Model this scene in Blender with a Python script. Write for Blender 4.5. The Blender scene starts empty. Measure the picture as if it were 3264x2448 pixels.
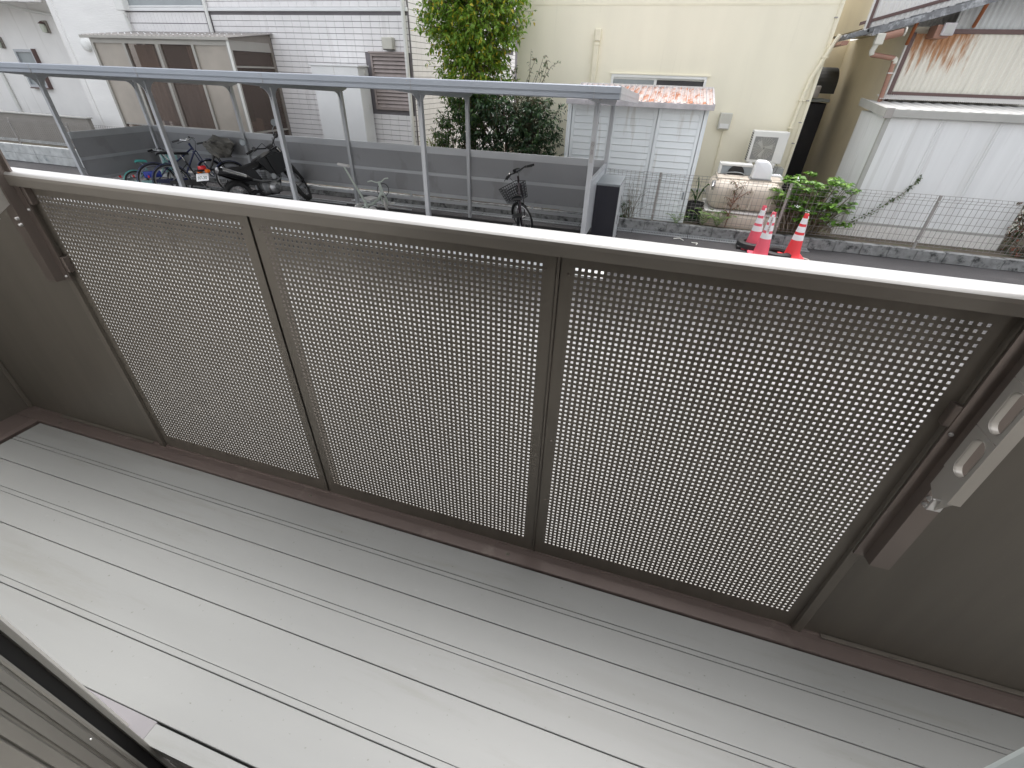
import bpy, bmesh, math, random
import numpy as np
from mathutils import Matrix, Vector
R_ = math.radians
SC = bpy.context.scene
COL = SC.collection
random.seed(7); rng = np.random.default_rng(7)

# ------------------------------------------------------------------ camera
cd = bpy.data.cameras.new('camera'); cam = bpy.data.objects.new('camera', cd); COL.objects.link(cam); SC.camera = cam
cd.sensor_fit = 'HORIZONTAL'; cd.sensor_width = 36.0; cd.lens = 1428.95 / 3264 * 36.0
cd.clip_start = 0.02; cd.clip_end = 500
RX = (0.95354295, 0.29993186, 0.02822622); RY = (0.19310222, -0.53660548, -0.82144147); RZ = (-0.23123013, 0.78873027, -0.56959388)
CAM = (0.1507, -1.0233, 2.3754)
cam.matrix_world = Matrix(((RX[0], -RY[0], -RZ[0], CAM[0]), (RX[1], -RY[1], -RZ[1], CAM[1]), (RX[2], -RY[2], -RZ[2], CAM[2]), (0, 0, 0, 1)))

# ------------------------------------------------------------------ overcast sky, soft sun, exposure
W = bpy.data.worlds.new('World'); SC.world = W; W.use_nodes = True
nt = W.node_tree; bg = nt.nodes['Background']
sky = nt.nodes.new('ShaderNodeTexSky'); sky.sky_type = 'NISHITA'; sky.sun_disc = False
SUN_EL, SUN_AZ = 72, 8           # azimuth clockwise from +Y
sky.sun_elevation = R_(SUN_EL); sky.sun_rotation = R_(SUN_AZ); sky.dust_density = 4.0; sky.air_density = 1.0
hs = nt.nodes.new('ShaderNodeHueSaturation'); hs.inputs['Saturation'].default_value = 0.22
nt.links.new(sky.outputs[0], hs.inputs['Color']); nt.links.new(hs.outputs[0], bg.inputs['Color'])
bg.inputs['Strength'].default_value = 0.15
sl = bpy.data.lights.new('sun', 'SUN'); sl.energy = 0.5; sl.angle = R_(35); sl.color = (1, .97, .93)
so = bpy.data.objects.new('sun', sl); COL.objects.link(so); so.location = (0, -5, 30)
az, el = R_(SUN_AZ), R_(SUN_EL)
d_ = Vector((math.sin(az) * math.cos(el), math.cos(az) * math.cos(el), math.sin(el)))
so.rotation_euler = d_.to_track_quat('Z', 'Y').to_euler()
SC.view_settings.view_transform = 'Standard'; SC.view_settings.look = 'None'; SC.view_settings.gamma = 1.0
SC.view_settings.use_curve_mapping = False
SC.view_settings.exposure = 1.5
SC.cycles.max_bounces = 8; SC.cycles.diffuse_bounces = 5; SC.cycles.transparent_max_bounces = 12
SC.cycles.use_denoising = True

# ------------------------------------------------------------------ materials
def mat(name, col, rough=.6, metal=0., var=.12, vs=3., bump=0., bs=60., col2=None, amt=.5, stretch=None, spec=.5, s2=2., emit=None, coat=0.):
    m = bpy.data.materials.new(name); m.use_nodes = True
    n, l = m.node_tree.nodes, m.node_tree.links
    b = n['Principled BSDF']; b.inputs['Roughness'].default_value = rough; b.inputs['Metallic'].default_value = metal
    b.inputs['Specular IOR Level'].default_value = spec; b.inputs['Coat Weight'].default_value = coat
    tc = n.new('ShaderNodeNewGeometry'); src = tc.outputs['Position']
    if stretch:
        mp = n.new('ShaderNodeMapping'); mp.inputs['Scale'].default_value = stretch; l.new(src, mp.inputs['Vector']); src = mp.outputs[0]
    nz = n.new('ShaderNodeTexNoise'); nz.inputs['Scale'].default_value = vs; nz.inputs['Detail'].default_value = 6; l.new(src, nz.inputs['Vector'])
    hv = n.new('ShaderNodeHueSaturation'); hv.inputs['Color'].default_value = (*col, 1)
    mr = n.new('ShaderNodeMapRange'); mr.inputs[1].default_value = .3; mr.inputs[2].default_value = .7
    mr.inputs[3].default_value = 1 - var; mr.inputs[4].default_value = 1 + var; l.new(nz.outputs[0], mr.inputs[0]); l.new(mr.outputs[0], hv.inputs['Value'])
    cout = hv.outputs[0]
    if col2 is not None:
        n2 = n.new('ShaderNodeTexNoise'); n2.inputs['Scale'].default_value = s2; n2.inputs['Detail'].default_value = 8; n2.inputs['Roughness'].default_value = .7; l.new(src, n2.inputs['Vector'])
        r2 = n.new('ShaderNodeMapRange'); r2.inputs[1].default_value = amt; r2.inputs[2].default_value = amt + .13; l.new(n2.outputs[0], r2.inputs[0])
        mx = n.new('ShaderNodeMix'); mx.data_type = 'RGBA'; l.new(r2.outputs[0], mx.inputs[0]); l.new(cout, mx.inputs[6]); mx.inputs[7].default_value = (*col2, 1); cout = mx.outputs[2]
    l.new(cout, b.inputs['Base Color'])
    if bump:
        bn = n.new('ShaderNodeTexNoise'); bn.inputs['Scale'].default_value = bs; bn.inputs['Detail'].default_value = 4; l.new(src, bn.inputs['Vector'])
        bp = n.new('ShaderNodeBump'); bp.inputs['Strength'].default_value = bump; bp.inputs['Distance'].default_value = .01; l.new(bn.outputs[0], bp.inputs['Height']); l.new(bp.outputs[0], b.inputs['Normal'])
    if emit: b.inputs['Emission Color'].default_value = (*emit, 1); b.inputs['Emission Strength'].default_value = 1
    return m

def leafmat(name, cols, rough=.45, trans=.25):
    m = bpy.data.materials.new(name); m.use_nodes = True
    n, l = m.node_tree.nodes, m.node_tree.links; b = n['Principled BSDF']; b.inputs['Roughness'].default_value = rough
    g = n.new('ShaderNodeNewGeometry'); cr = n.new('ShaderNodeValToRGB'); l.new(g.outputs['Random Per Island'], cr.inputs[0])
    while len(cr.color_ramp.elements) < len(cols): cr.color_ramp.elements.new(.5)
    for i, (p, c) in enumerate(cols):
        cr.color_ramp.elements[i].position = p; cr.color_ramp.elements[i].color = (*c, 1)
    l.new(cr.outputs[0], b.inputs['Base Color'])
    t = n.new('ShaderNodeBsdfTranslucent'); l.new(cr.outputs[0], t.inputs['Color']); mx = n.new('ShaderNodeMixShader'); mx.inputs[0].default_value = trans
    l.new(b.outputs[0], mx.inputs[1]); l.new(t.outputs[0], mx.inputs[2]); l.new(mx.outputs[0], n['Material Output'].inputs['Surface'])
    return m

def glassmat(name, tint, mixf=.3):
    m = bpy.data.materials.new(name); m.use_nodes = True
    n, l = m.node_tree.nodes, m.node_tree.links; b = n['Principled BSDF']
    b.inputs['Base Color'].default_value = (*tint, 1); b.inputs['Roughness'].default_value = .06
    t = n.new('ShaderNodeBsdfTransparent'); t.inputs['Color'].default_value = (.92, .88, .84, 1)
    mx = n.new('ShaderNodeMixShader'); mx.inputs[0].default_value = mixf
    l.new(t.outputs[0], mx.inputs[1]); l.new(b.outputs[0], mx.inputs[2]); l.new(mx.outputs[0], n['Material Output'].inputs['Surface'])
    return m

def rustwall(name, base, rust, x0, x1, zt, zb):
    """painted corrugated sheet with rust streaks running down from its top edge"""
    m = mat(name, base, .5, .0, .07, 2., stretch=(6, 1, .5))
    n, l = m.node_tree.nodes, m.node_tree.links; b = n['Principled BSDF']
    prev = b.inputs['Base Color'].links[0].from_socket
    g = n.new('ShaderNodeNewGeometry'); sp = n.new('ShaderNodeSeparateXYZ'); l.new(g.outputs['Position'], sp.inputs[0])
    mp = n.new('ShaderNodeMapping'); mp.inputs['Scale'].default_value = (14, 1, 1.6); l.new(g.outputs['Position'], mp.inputs['Vector'])
    nz = n.new('ShaderNodeTexNoise'); nz.inputs['Scale'].default_value = 1.; nz.inputs['Detail'].default_value = 6; nz.inputs['Roughness'].default_value = .65; l.new(mp.outputs[0], nz.inputs['Vector'])
    def rng_(sock, a, b2, c, d):
        r = n.new('ShaderNodeMapRange'); r.inputs[1].default_value = a; r.inputs[2].default_value = b2; r.inputs[3].default_value = c; r.inputs[4].default_value = d; l.new(sock, r.inputs[0]); return r.outputs[0]
    def mul(a, b2, op='MULTIPLY'):
        k = n.new('ShaderNodeMath'); k.operation = op; l.new(a, k.inputs[0]); l.new(b2, k.inputs[1]); return k.outputs[0]
    fz = rng_(sp.outputs[2], zb, zt, 0, .40); fx = rng_(sp.outputs[0], x0, x1, 1, 0)
    v = mul(nz.outputs[0], mul(fz, fx), 'ADD')
    k = n.new('ShaderNodeMath'); k.operation = 'MULTIPLY'; l.new(mul(fz, fx), k.inputs[0]); k.inputs[1].default_value = 1.
    v = mul(nz.outputs[0], k.outputs[0], 'ADD')
    f = rng_(v, .66, .82, 0, .9)
    mx = n.new('ShaderNodeMix'); mx.data_type = 'RGBA'; l.new(f, mx.inputs[0]); l.new(prev, mx.inputs[6]); mx.inputs[7].default_value = (*rust, 1)
    l.new(mx.outputs[2], b.inputs['Base Color'])
    return m

M_ = {}
def mk(k, *a, **kw): M_[k] = mat(k, *a, **kw)
mk('panel', (.155, .140, .120), .42, .35, .07, 3., bump=.03, bs=900, stretch=(9, 1, .6))
mk('solid', (.132, .120, .103), .45, .3, .07, 3., bump=.03, bs=900, stretch=(5, 5, .6))
mk('track', (.150, .118, .108), .42, .3, .08, 5., col2=(.21, .175, .16), amt=.57, s2=7)
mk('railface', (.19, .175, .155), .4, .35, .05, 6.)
mk('fascia', (.27, .295, .335), .42, .3, .05, 3., stretch=(.5, 2, 2))
mk('screenwall', (.25, .235, .215), .6, 0, .06, 3.)
mk('rail', (.46, .455, .45), .38, .5, .04, 8., stretch=(.4, 8, 8))  # top of the brown rail, sky reflection put into the base colour
mk('holder', (.20, .17, .155), .3, .7, .06, 6.)
mk('arm', (.42, .40, .37), .36, .5, .05, 6.)
mk('deck', (.243, .248, .243), .46, .0, .04, 3., bump=.05, bs=500, stretch=(.35, 3, 1), col2=(.215, .217, .205), amt=.55, s2=2.5)
mk('lilac', (.215, .205, .215), .45, .1, .04, 6.)
mk('black', (.012, .012, .013), .5, 0, .1)
mk('rubber', (.022, .022, .023), .62, 0, .15, 8., bump=.1, bs=120)
mk('jamb', (.30, .29, .265), .38, .4, .05, 8., stretch=(6, 6, .4))
mk('sash', (.52, .56, .54), .45, .2, .02)
mk('steel', (.62, .62, .62), .28, .9, .05)
mk('alu', (.46, .475, .50), .4, .35, .05, 3., stretch=(.5, 2, 2))
mk('aluroof', (.50, .52, .54), .45, .4, .06, 3.)
mk('alupanel', (.30, .305, .32), .55, .15, .05, 1.5, stretch=(.6, 1, 1))
mk('asphalt', (.040, .038, .040), .85, 0, .22, 1.2, bump=.6, bs=160, col2=(.062, .059, .060), amt=.55, s2=1.1)
mk('apron', (.255, .255, .255), .8, 0, .08, 2., bump=.25, bs=90, col2=(.225, .225, .22), amt=.56, s2=1.2)
mk('paint', (.75, .75, .74), .7, 0, .1, 8.)
mk('kerb', (.235, .24, .24), .9, 0, .25, 9., bump=.7, bs=55, col2=(.045, .047, .047), amt=.50, s2=7.)
mk('kerbpale', (.46, .475, .47), .9, 0, .2, 5., bump=.5, bs=50, col2=(.22, .25, .26), amt=.56, s2=3.5)
mk('soil', (.10, .082, .062), .95, 0, .3, 5., bump=.8, bs=40, col2=(.06, .075, .035), amt=.52, s2=5)
mk('galv', (.50, .52, .54), .42, .7, .12, 25.)
mk('wire', (.24, .225, .215), .5, .4, .08)
mk('post', (.36, .345, .33), .5, .4, .08)
mk('cream', (.84, .795, .645), .85, 0, .028, 1.6, stretch=(1.5, 1, .25), bump=.18, bs=260, col2=(.825, .78, .63), amt=.6, s2=1.3)
mk('creampipe', (.78, .73, .57), .5, 0, .04)
mk('whitewin', (.80, .80, .78), .4, 0, .03)
mk('tile', (.80, .785, .785), .5, 0, .035, 3.)
mk('grout', (.17, .16, .17), .9, 0, .1)
mk('stucco', (.84, .835, .815), .9, 0, .05, 2., bump=.9, bs=22, stretch=(.35, 1, 1.6))
mk('stuccoflat', (.82, .81, .79), .9, 0, .04, 1.5, bump=.25, bs=60)
mk('whitepaint', (.76, .77, .77), .4, 0, .03, 2.)
mk('pvc', (.74, .745, .72), .4, 0, .04)
mk('bronze', (.27, .245, .22), .4, .45, .06)
mk('sunroof', (.22, .205, .195), .5, 0, .08)
mk('sunframe', (.40, .385, .355), .4, .45, .05)
mk('louver', (.30, .255, .24), .45, .3, .1, 6.)
mk('curtain', (.36, .29, .25), .9, 0, .1, 2., stretch=(5, 5, .3))
mk('curtainpale', (.66, .60, .52), .9, 0, .08, 2., stretch=(5, 5, .3))
mk('darkroom', (.06, .05, .048), .9, 0, .1)
mk('shedwhite', (.82, .865, .88), .5, 0, .05, 1.8, stretch=(1.2, 1, .6), col2=(.76, .80, .815), amt=.6, s2=2.)
mk('shedroof', (.50, .42, .40), .65, 0, .16, 9., stretch=(3, 1, 1), col2=(.36, .13, .055), amt=.47, s2=2.6)
mk('weathered', (.46, .44, .45), .8, 0, .2, 8., col2=(.20, .17, .16), amt=.6, s2=6)
mk('metalshed', (.76, .775, .78), .5, .0, .05, 1.5, stretch=(5, 5, .25), col2=(.68, .685, .68), amt=.6, s2=1.2)
mk('shedgrey', (.42, .42, .40), .55, .1, .08, 4.)
mk('shedroofgrey', (.50, .50, .49), .5, .1, .08, 4., stretch=(4, 1, 1))
mk('corrwhite', (.72, .71, .69), .55, 0, .05, 2.)
mk('corrpale', (.58, .60, .60), .55, 0, .05, 2., stretch=(5, 1, .5))
mk('browntrim', (.135, .085, .08), .5, .1, .1)
mk('beigewall', (.70, .645, .53), .9, 0, .07, 1.2, bump=.2, bs=150)
mk('vergeroof', (.17, .175, .185), .75, 0, .3, 9., bump=.5, bs=40, col2=(.48, .50, .52), amt=.50, s2=4)
mk('rooftile', (.13, .135, .14), .75, 0, .35, 7., bump=.5, bs=30, col2=(.30, .31, .32), amt=.54, s2=6)
mk('gutterbrown', (.30, .16, .115), .45, 0, .1)
mk('gutterpale', (.55, .54, .48), .5, 0, .1)
mk('rustwood', (.26, .085, .03), .8, 0, .25, 5.)
mk('acwhite', (.70, .70, .68), .45, 0, .03)
mk('acblade', (.40, .40, .39), .5, 0, .03)
mk('acgrille', (.24, .24, .235), .6, 0, .05)
mk('tank', (.60, .53, .45), .5, 0, .05, 3., col2=(.50, .44, .36), amt=.6, s2=3.)
mk('plasticwhite', (.82, .83, .85), .3, 0, .02)
mk('greyblue', (.30, .33, .35), .5, .2, .08)
mk('conered', (.80, .055, .065), .42, 0, .06, 5.)
mk('conepink', (.78, .12, .17), .48, 0, .08, 5.)
mk('reflwhite', (.78, .79, .80), .4, 0, .04)
mk('boxdark', (.018, .018, .026), .35, .2, .08)
mk('boxgrey', (.23, .25, .265), .4, .3, .05)
mk('boxside', (.56, .58, .60), .35, .5, .05)
mk('textred', (.20, .03, .035), .6, 0, 0); mk('textgreen', (.03, .10, .07), .6, 0, 0); mk('textgrey', (.20, .19, .19), .7, 0, 0)
mk('label', (.82, .80, .80), .45, 0, .02); mk('stickergrey', (.37, .365, .37), .6, 0, .06, 30.)
mk('turq', (.10, .52, .48), .35, 0, .04); mk('turqpale', (.33, .58, .58), .4, 0, .04)
mk('blue', (.018, .028, .105), .3, .1, .05, coat=.4); mk('royal', (.02, .05, .40), .35, 0, .05)
mk('bikeblack', (.012, .012, .014), .32, .1, .1, coat=.3); mk('maroon', (.035, .022, .028), .3, .2, .1, coat=.4)
mk('chrome', (.70, .70, .70), .2, 1., .03); mk('silver', (.50, .50, .51), .32, .85, .08)
mk('engine', (.20, .205, .21), .38, .7, .15, 30.)
mk('redlens', (.55, .015, .02), .2, 0, .03); mk('orangelens', (.75, .16, .01), .2, 0, .03)
mk('tarp', (.17, .165, .15), .75, 0, .15, 8., bump=.3, bs=40)
mk('mintwhite', (.60, .66, .61), .45, 0, .04); mk('paleplastic', (.66, .65, .64), .5, 0, .05)
mk('bark', (.13, .095, .065), .9, 0, .25, 20., bump=.6, bs=70); mk('stem', (.17, .14, .09), .9, 0, .2, 20.)
mk('redstem', (.22, .10, .06), .8, 0, .2, 20.)
mk('pot', (.03, .03, .03), .6, 0, .1)
mk('roomwall', (.60, .58, .54), .9, 0, .03); mk('soffit', (.45, .44, .41), .9, 0, .03)
mk('extwall', (.74, .72, .68), .8, 0, .05)
mk('lampglass', (.55, .58, .5), .3, 0, .02)
mk('greywin', (.33, .36, .37), .25, .1, .05); mk('darkwin', (.10, .10, .105), .12, .2, .05)
mk('hose', (.62, .62, .56), .6, 0, .05); mk('scrap', (.62, .62, .58), .8, 0, .1)
M_['glass'] = glassmat('glass', (.17, .135, .12), .38)
mk('frost', (.40, .36, .31), .35, 0, .1, 2.)
M_['rustwall'] = rustwall('rustwall', (.72, .70, .62), (.38, .155, .04), 4.35, 4.75, 3.10, 2.35)
M_['leaf_bright'] = leafmat('leaf_bright', [(0, (.10, .21, .024)), (.45, (.17, .30, .030)), (.85, (.24, .36, .040)), (.985, (.50, .40, .03))], .45, .34)
M_['leaf_mid'] = leafmat('leaf_mid', [(0, (.022, .060, .014)), (.5, (.040, .095, .018)), (1, (.075, .14, .025))])
M_['leaf_dark'] = leafmat('leaf_dark', [(0, (.015, .042, .018)), (.5, (.028, .066, .024)), (.9, (.046, .095, .030)), (1, (.08, .15, .04))], .35, .15)
M_['leaf_twig'] = leafmat('leaf_twig', [(0, (.035, .065, .022)), (.6, (.07, .11, .04)), (.85, (.11, .10, .05)), (1, (.15, .06, .03))])
M_['leaf_yellow'] = leafmat('leaf_yellow', [(0, (.10, .16, .02)), (.7, (.18, .23, .03)), (1, (.33, .30, .06))])
M_['leaf_hyd'] = leafmat('leaf_hyd', [(0, (.085, .20, .032)), (.5, (.14, .29, .04)), (1, (.22, .38, .06))], .45, .3)
M_['leaf_fern'] = leafmat('leaf_fern', [(0, (.12, .21, .05)), (1, (.20, .30, .09))])
M_['leaf_nandina'] = leafmat('leaf_nandina', [(0, (.07, .085, .035)), (.5, (.12, .11, .05)), (1, (.16, .06, .03))])
M_['leaf_red'] = leafmat('leaf_red', [(0, (.025, .04, .015)), (.5, (.05, .075, .025)), (.75, (.13, .05, .03)), (1, (.36, .10, .05))])
M_['leaf_ivy'] = leafmat('leaf_ivy', [(0, (.06, .10, .035)), (1, (.13, .19, .07))])

def specks(m, dirt, scale, thr, amount=.7, stretch=(1, 1, 1)):
    # small dirt marks and scuffs
    n, l = m.node_tree.nodes, m.node_tree.links; b = n['Principled BSDF']; prev = b.inputs['Base Color'].links[0].from_socket
    g = n.new('ShaderNodeNewGeometry'); mp = n.new('ShaderNodeMapping'); mp.inputs['Scale'].default_value = stretch; l.new(g.outputs['Position'], mp.inputs['Vector'])
    nz = n.new('ShaderNodeTexNoise'); nz.inputs['Scale'].default_value = scale; nz.inputs['Detail'].default_value = 3; l.new(mp.outputs[0], nz.inputs['Vector'])
    r = n.new('ShaderNodeMapRange'); r.inputs[1].default_value = thr; r.inputs[2].default_value = thr + .06; r.inputs[3].default_value = 0; r.inputs[4].default_value = amount; l.new(nz.outputs[0], r.inputs[0])
    mx = n.new('ShaderNodeMix'); mx.data_type = 'RGBA'; l.new(r.outputs[0], mx.inputs[0]); l.new(prev, mx.inputs[6]); mx.inputs[7].default_value = (*dirt, 1); l.new(mx.outputs[2], b.inputs['Base Color'])
def dusty_edge(m, dust, y0, y1):
    # pale concrete dust thinning out into the asphalt away from the building
    n, l = m.node_tree.nodes, m.node_tree.links; b = n['Principled BSDF']; prev = b.inputs['Base Color'].links[0].from_socket
    g = n.new('ShaderNodeNewGeometry'); sp = n.new('ShaderNodeSeparateXYZ'); l.new(g.outputs['Position'], sp.inputs[0])
    nz = n.new('ShaderNodeTexNoise'); nz.inputs['Scale'].default_value = 1.3; nz.inputs['Detail'].default_value = 6; l.new(g.outputs['Position'], nz.inputs['Vector'])
    k = n.new('ShaderNodeMath'); k.operation = 'MULTIPLY_ADD'; l.new(nz.outputs[0], k.inputs[0]); k.inputs[1].default_value = -1.2; l.new(sp.outputs[1], k.inputs[2])
    r = n.new('ShaderNodeMapRange'); r.interpolation_type = 'SMOOTHSTEP'; r.inputs[1].default_value = y0 - .6; r.inputs[2].default_value = y1 - .6; r.inputs[3].default_value = .92; r.inputs[4].default_value = 0; l.new(k.outputs[0], r.inputs[0])
    mx = n.new('ShaderNodeMix'); mx.data_type = 'RGBA'; l.new(r.outputs[0], mx.inputs[0]); l.new(prev, mx.inputs[6]); mx.inputs[7].default_value = (*dust, 1); l.new(mx.outputs[2], b.inputs['Base Color'])
specks(M_['deck'], (.13, .125, .115), 70, .70, .8); specks(M_['deck'], (.20, .20, .19), 3.2, .60, .28, (.25, 2.2, 1)); specks(M_['deck'], (.27, .272, .27), 45, .71, .6, (.6, 1, 1))
specks(M_['asphalt'], (.16, .155, .15), 38, .70, .8)
specks(M_['cream'], (.66, .62, .50), 1.2, .62, .2, (5, 1, .25)); specks(M_['metalshed'], (.52, .52, .50), 2.0, .60, .3, (5, 1, .22)); specks(M_['alupanel'], (.22, .22, .225), 2.6, .60, .5, (1, 1, .7)); specks(M_['solid'], (.19, .175, .155), 24, .70, .5)
specks(M_['stuccoflat'], (.66, .65, .62), 1.4, .6, .5, (4, 4, .25)); specks(M_['tile'], (.62, .60, .59), 1.1, .62, .4, (3, 1, .4)); specks(M_['shedwhite'], (.58, .58, .55), 2.2, .62, .5, (4, 1, .35))
dusty_edge(M_['asphalt'], (.255, .255, .255), 3.3, 4.9)
# ------------------------------------------------------------------ object helpers
OFF = {}
def V(*a): return np.array(a, float)
class MB:
    def __init__(s): s.v = []; s.f = []; s.n = 0
    def add(s, v, f):
        v = np.asarray(v, float); s.v.append(v); s.f += [tuple(i + s.n for i in q) for q in f]; s.n += len(v); return s
    def box(s, x0, x1, y0, y1, z0, z1):
        v = [(x, y, z) for z in (z0, z1) for y in (y0, y1) for x in (x0, x1)]
        return s.add(v, [(0, 2, 3, 1), (4, 5, 7, 6), (0, 1, 5, 4), (2, 6, 7, 3), (0, 4, 6, 2), (1, 3, 7, 5)])
    def cbox(s, x0, x1, y0, y1, z0, z1, c=.004):
        # chamfered box
        bm = bmesh.new(); bmesh.ops.create_cube(bm, size=1)
        for w in bm.verts: w.co = ((x0 + x1) / 2 + w.co.x * (x1 - x0), (y0 + y1) / 2 + w.co.y * (y1 - y0), (z0 + z1) / 2 + w.co.z * (z1 - z0))
        bmesh.ops.bevel(bm, geom=bm.edges[:], offset=c, segments=2, profile=.5, affect='EDGES')
        bm.verts.index_update(); s.add([w.co[:] for w in bm.verts], [[w.index for w in f.verts] for f in bm.faces]); bm.free(); return s
    def tube(s, pts, r, n=8, cap=True, flat=1.):
        P = [np.array(p, float) for p in pts]; m = len(P); rs = [r] * m if np.isscalar(r) else list(r)
        V0 = []; up = None
        for i in range(m):
            t = P[min(i + 1, m - 1)] - P[max(i - 1, 0)]; t /= (np.linalg.norm(t) + 1e-9)
            if up is None:
                up = V(0, 0, 1) if abs(t[2]) < .9 else V(0, 1, 0)
            a = np.cross(t, up); a /= np.linalg.norm(a) + 1e-9; b = np.cross(a, t); up = b
            for k in range(n):
                q = 2 * math.pi * (k + .5) / n; V0.append(P[i] + rs[i] * (math.cos(q) * a + flat * math.sin(q) * b))
        F = []
        for i in range(m - 1):
            for k in range(n):
                F.append((i * n + k, i * n + (k + 1) % n, (i + 1) * n + (k + 1) % n, (i + 1) * n + k))
        if cap: F.append(tuple(range(n))[::-1]); F.append(tuple((m - 1) * n + k for k in range(n)))
        return s.add(V0, F)
    def torus(s, c, ax, R, r, n=28, m=8, a0=0, a1=2 * math.pi, flat=1., ref=None):
        ax = np.array(ax, float); ax /= np.linalg.norm(ax)
        u = np.cross(ax, ref if ref is not None else (V(0, 0, 1) if abs(ax[2]) < .9 else V(1, 0, 0))); u /= np.linalg.norm(u); w = np.cross(ax, u)
        full = abs(a1 - a0 - 2 * math.pi) < 1e-6; k = n if full else n + 1
        V0 = []
        for i in range(k):
            q = a0 + (a1 - a0) * i / n; d = math.cos(q) * u + math.sin(q) * w
            for j in range(m):
                p = 2 * math.pi * (j + .5) / m; V0.append(np.array(c) + d * (R + r * math.cos(p)) + ax * r * flat * math.sin(p))
        F = []
        for i in range(k if full else k - 1):
            for j in range(m):
                F.append((i * m + j, ((i + 1) % k) * m + j, ((i + 1) % k) * m + (j + 1) % m, i * m + (j + 1) % m))
        return s.add(V0, F)
    def lathe(s, prof, c=(0, 0, 0), n=24, ax=2):
        V0 = []; F = []; m = len(prof)
        for i in range(n):
            q = 2 * math.pi * i / n
            for r, z in prof:
                p = [r * math.cos(q), r * math.sin(q), z]
                if ax == 1: p = [p[0], p[2], p[1]]
                if ax == 0: p = [p[2], p[0], p[1]]
                V0.append(np.array(c) + p)
        for i in range(n):
            for j in range(m - 1):
                F.append((i * m + j, ((i + 1) % n) * m + j, ((i + 1) % n) * m + j + 1, i * m + j + 1))
        return s.add(V0, F)
    def prism(s, poly, ax, a0, a1):
        n = len(poly)
        def P(p, a): return (a, p[0], p[1]) if ax == 'x' else (p[0], a, p[1]) if ax == 'y' else (p[0], p[1], a)
        return s.add([P(p, a0) for p in poly] + [P(p, a1) for p in poly],
                     [tuple(range(n))[::-1], tuple(range(n, 2 * n))] + [(i, (i + 1) % n, n + (i + 1) % n, n + i) for i in range(n)])
    def strip(s, prof, ax, a0, a1, th=0.):
        """open profile swept along an axis; thickness th along the profile's second coordinate direction"""
        n = len(prof)
        def P(p, a): return (a, p[0], p[1]) if ax == 'x' else (p[0], a, p[1]) if ax == 'y' else (p[0], p[1], a)
        return s.add([P(p, a0) for p in prof] + [P(p, a1) for p in prof], [(i, i + 1, n + i + 1, n + i) for i in range(n - 1)])
    def quad(s, a, b, c, d): return s.add([a, b, c, d], [(0, 1, 2, 3)])
    def xf(s, fn):
        s.v = [np.array([fn(p) for p in a]) for a in s.v]; return s
    def mesh(s, name, off=(0, 0, 0)):
        me = bpy.data.meshes.new(name); v = np.vstack(s.v) - np.array(off); me.from_pydata(v.tolist(), [], s.f); me.update(); return me
    def build(s, name, m, parent=None, smooth=False, local=False, ang=40):
        off = (0, 0, 0) if (local or parent is None) else OFF.get(parent, (0, 0, 0))
        me = s.mesh(name, off); me.materials.append(M_[m] if isinstance(m, str) else m)
        o = bpy.data.objects.new(name, me); COL.objects.link(o); o.parent = parent
        OFF[o] = OFF.get(parent, (0, 0, 0)) if parent is not None else (0, 0, 0)
        if smooth:
            for p in me.polygons: p.use_smooth = True
            try: me.set_sharp_from_angle(angle=R_(ang))
            except Exception: pass
        return o
def tag(o, label=None, cat=None, group=None, kind=None):
    if label: o['label'] = label
    if cat: o['category'] = cat
    if group: o['group'] = group
    if kind: o['kind'] = kind
    return o
def thing(name, label, cat, loc=(0, 0, 0), group=None):
    o = bpy.data.objects.new(name, None); COL.objects.link(o); o.location = loc; o.empty_display_size = .1; OFF[o] = tuple(loc)
    return tag(o, label, cat, group)
def struct(o): o['kind'] = 'structure'; return o
def inst(src, loc, parent=None, name=None):
    o = src.copy(); COL.objects.link(o); o.location = loc; o.parent = parent; OFF[o] = OFF.get(parent, (0, 0, 0)) if parent else (0, 0, 0); return o
def copy_tree(o, parent=None):
    c = o.copy(); COL.objects.link(c); c.parent = parent
    for ch in list(o.children): copy_tree(ch, c)
    return c
def text(s, size, name, m, parent, mtx, ext=.0006, spacing=1.):
    cu = bpy.data.curves.new(name, 'FONT'); cu.body = s; cu.size = size; cu.align_x = 'CENTER'; cu.align_y = 'CENTER'; cu.extrude = ext; cu.space_line = spacing; cu.resolution_u = 3
    t = bpy.data.objects.new(name, cu); COL.objects.link(t); bpy.context.view_layer.update()
    me = bpy.data.meshes.new_from_object(t.evaluated_get(bpy.context.evaluated_depsgraph_get())); bpy.data.objects.remove(t)
    me.materials.clear(); me.materials.append(M_[m]); o = bpy.data.objects.new(name, me); COL.objects.link(o); o.parent = parent; o.matrix_local = mtx; return o

# ================================================================== SETTING
def corr(a0, a1, pitch, h, base=0., kind='trap'):
    """profile (a, offset) of a ribbed sheet"""
    out = []; n = max(1, int(round((a1 - a0) / pitch))); p = (a1 - a0) / n
    for i in range(n):
        x = a0 + i * p
        if kind == 'trap': out += [(x, base), (x + .32 * p, base), (x + .5 * p, base + h), (x + .82 * p, base + h)]
        else: out += [(x + k * p / 6, base + h * .5 * (1 - math.cos(2 * math.pi * k / 6))) for k in range(6)]
    out.append((a1, base)); return out

b = MB(); b.box(-120, 120, -40, 8.0, -.3, 0); struct(b.build('ground', 'asphalt'))
b = MB(); b.box(-120, 120, 8.09, 160, -.3, .15); struct(b.build('soil', 'soil'))
b = MB(); b.box(-9, 9, -1.0, 3.35, .0, .012); struct(b.build('concrete_apron', 'apron'))
b = MB(); b.box(-11.6, -.36, 5.22, 5.62, 0, .006); struct(b.build('road_marking', 'paint'))
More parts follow.
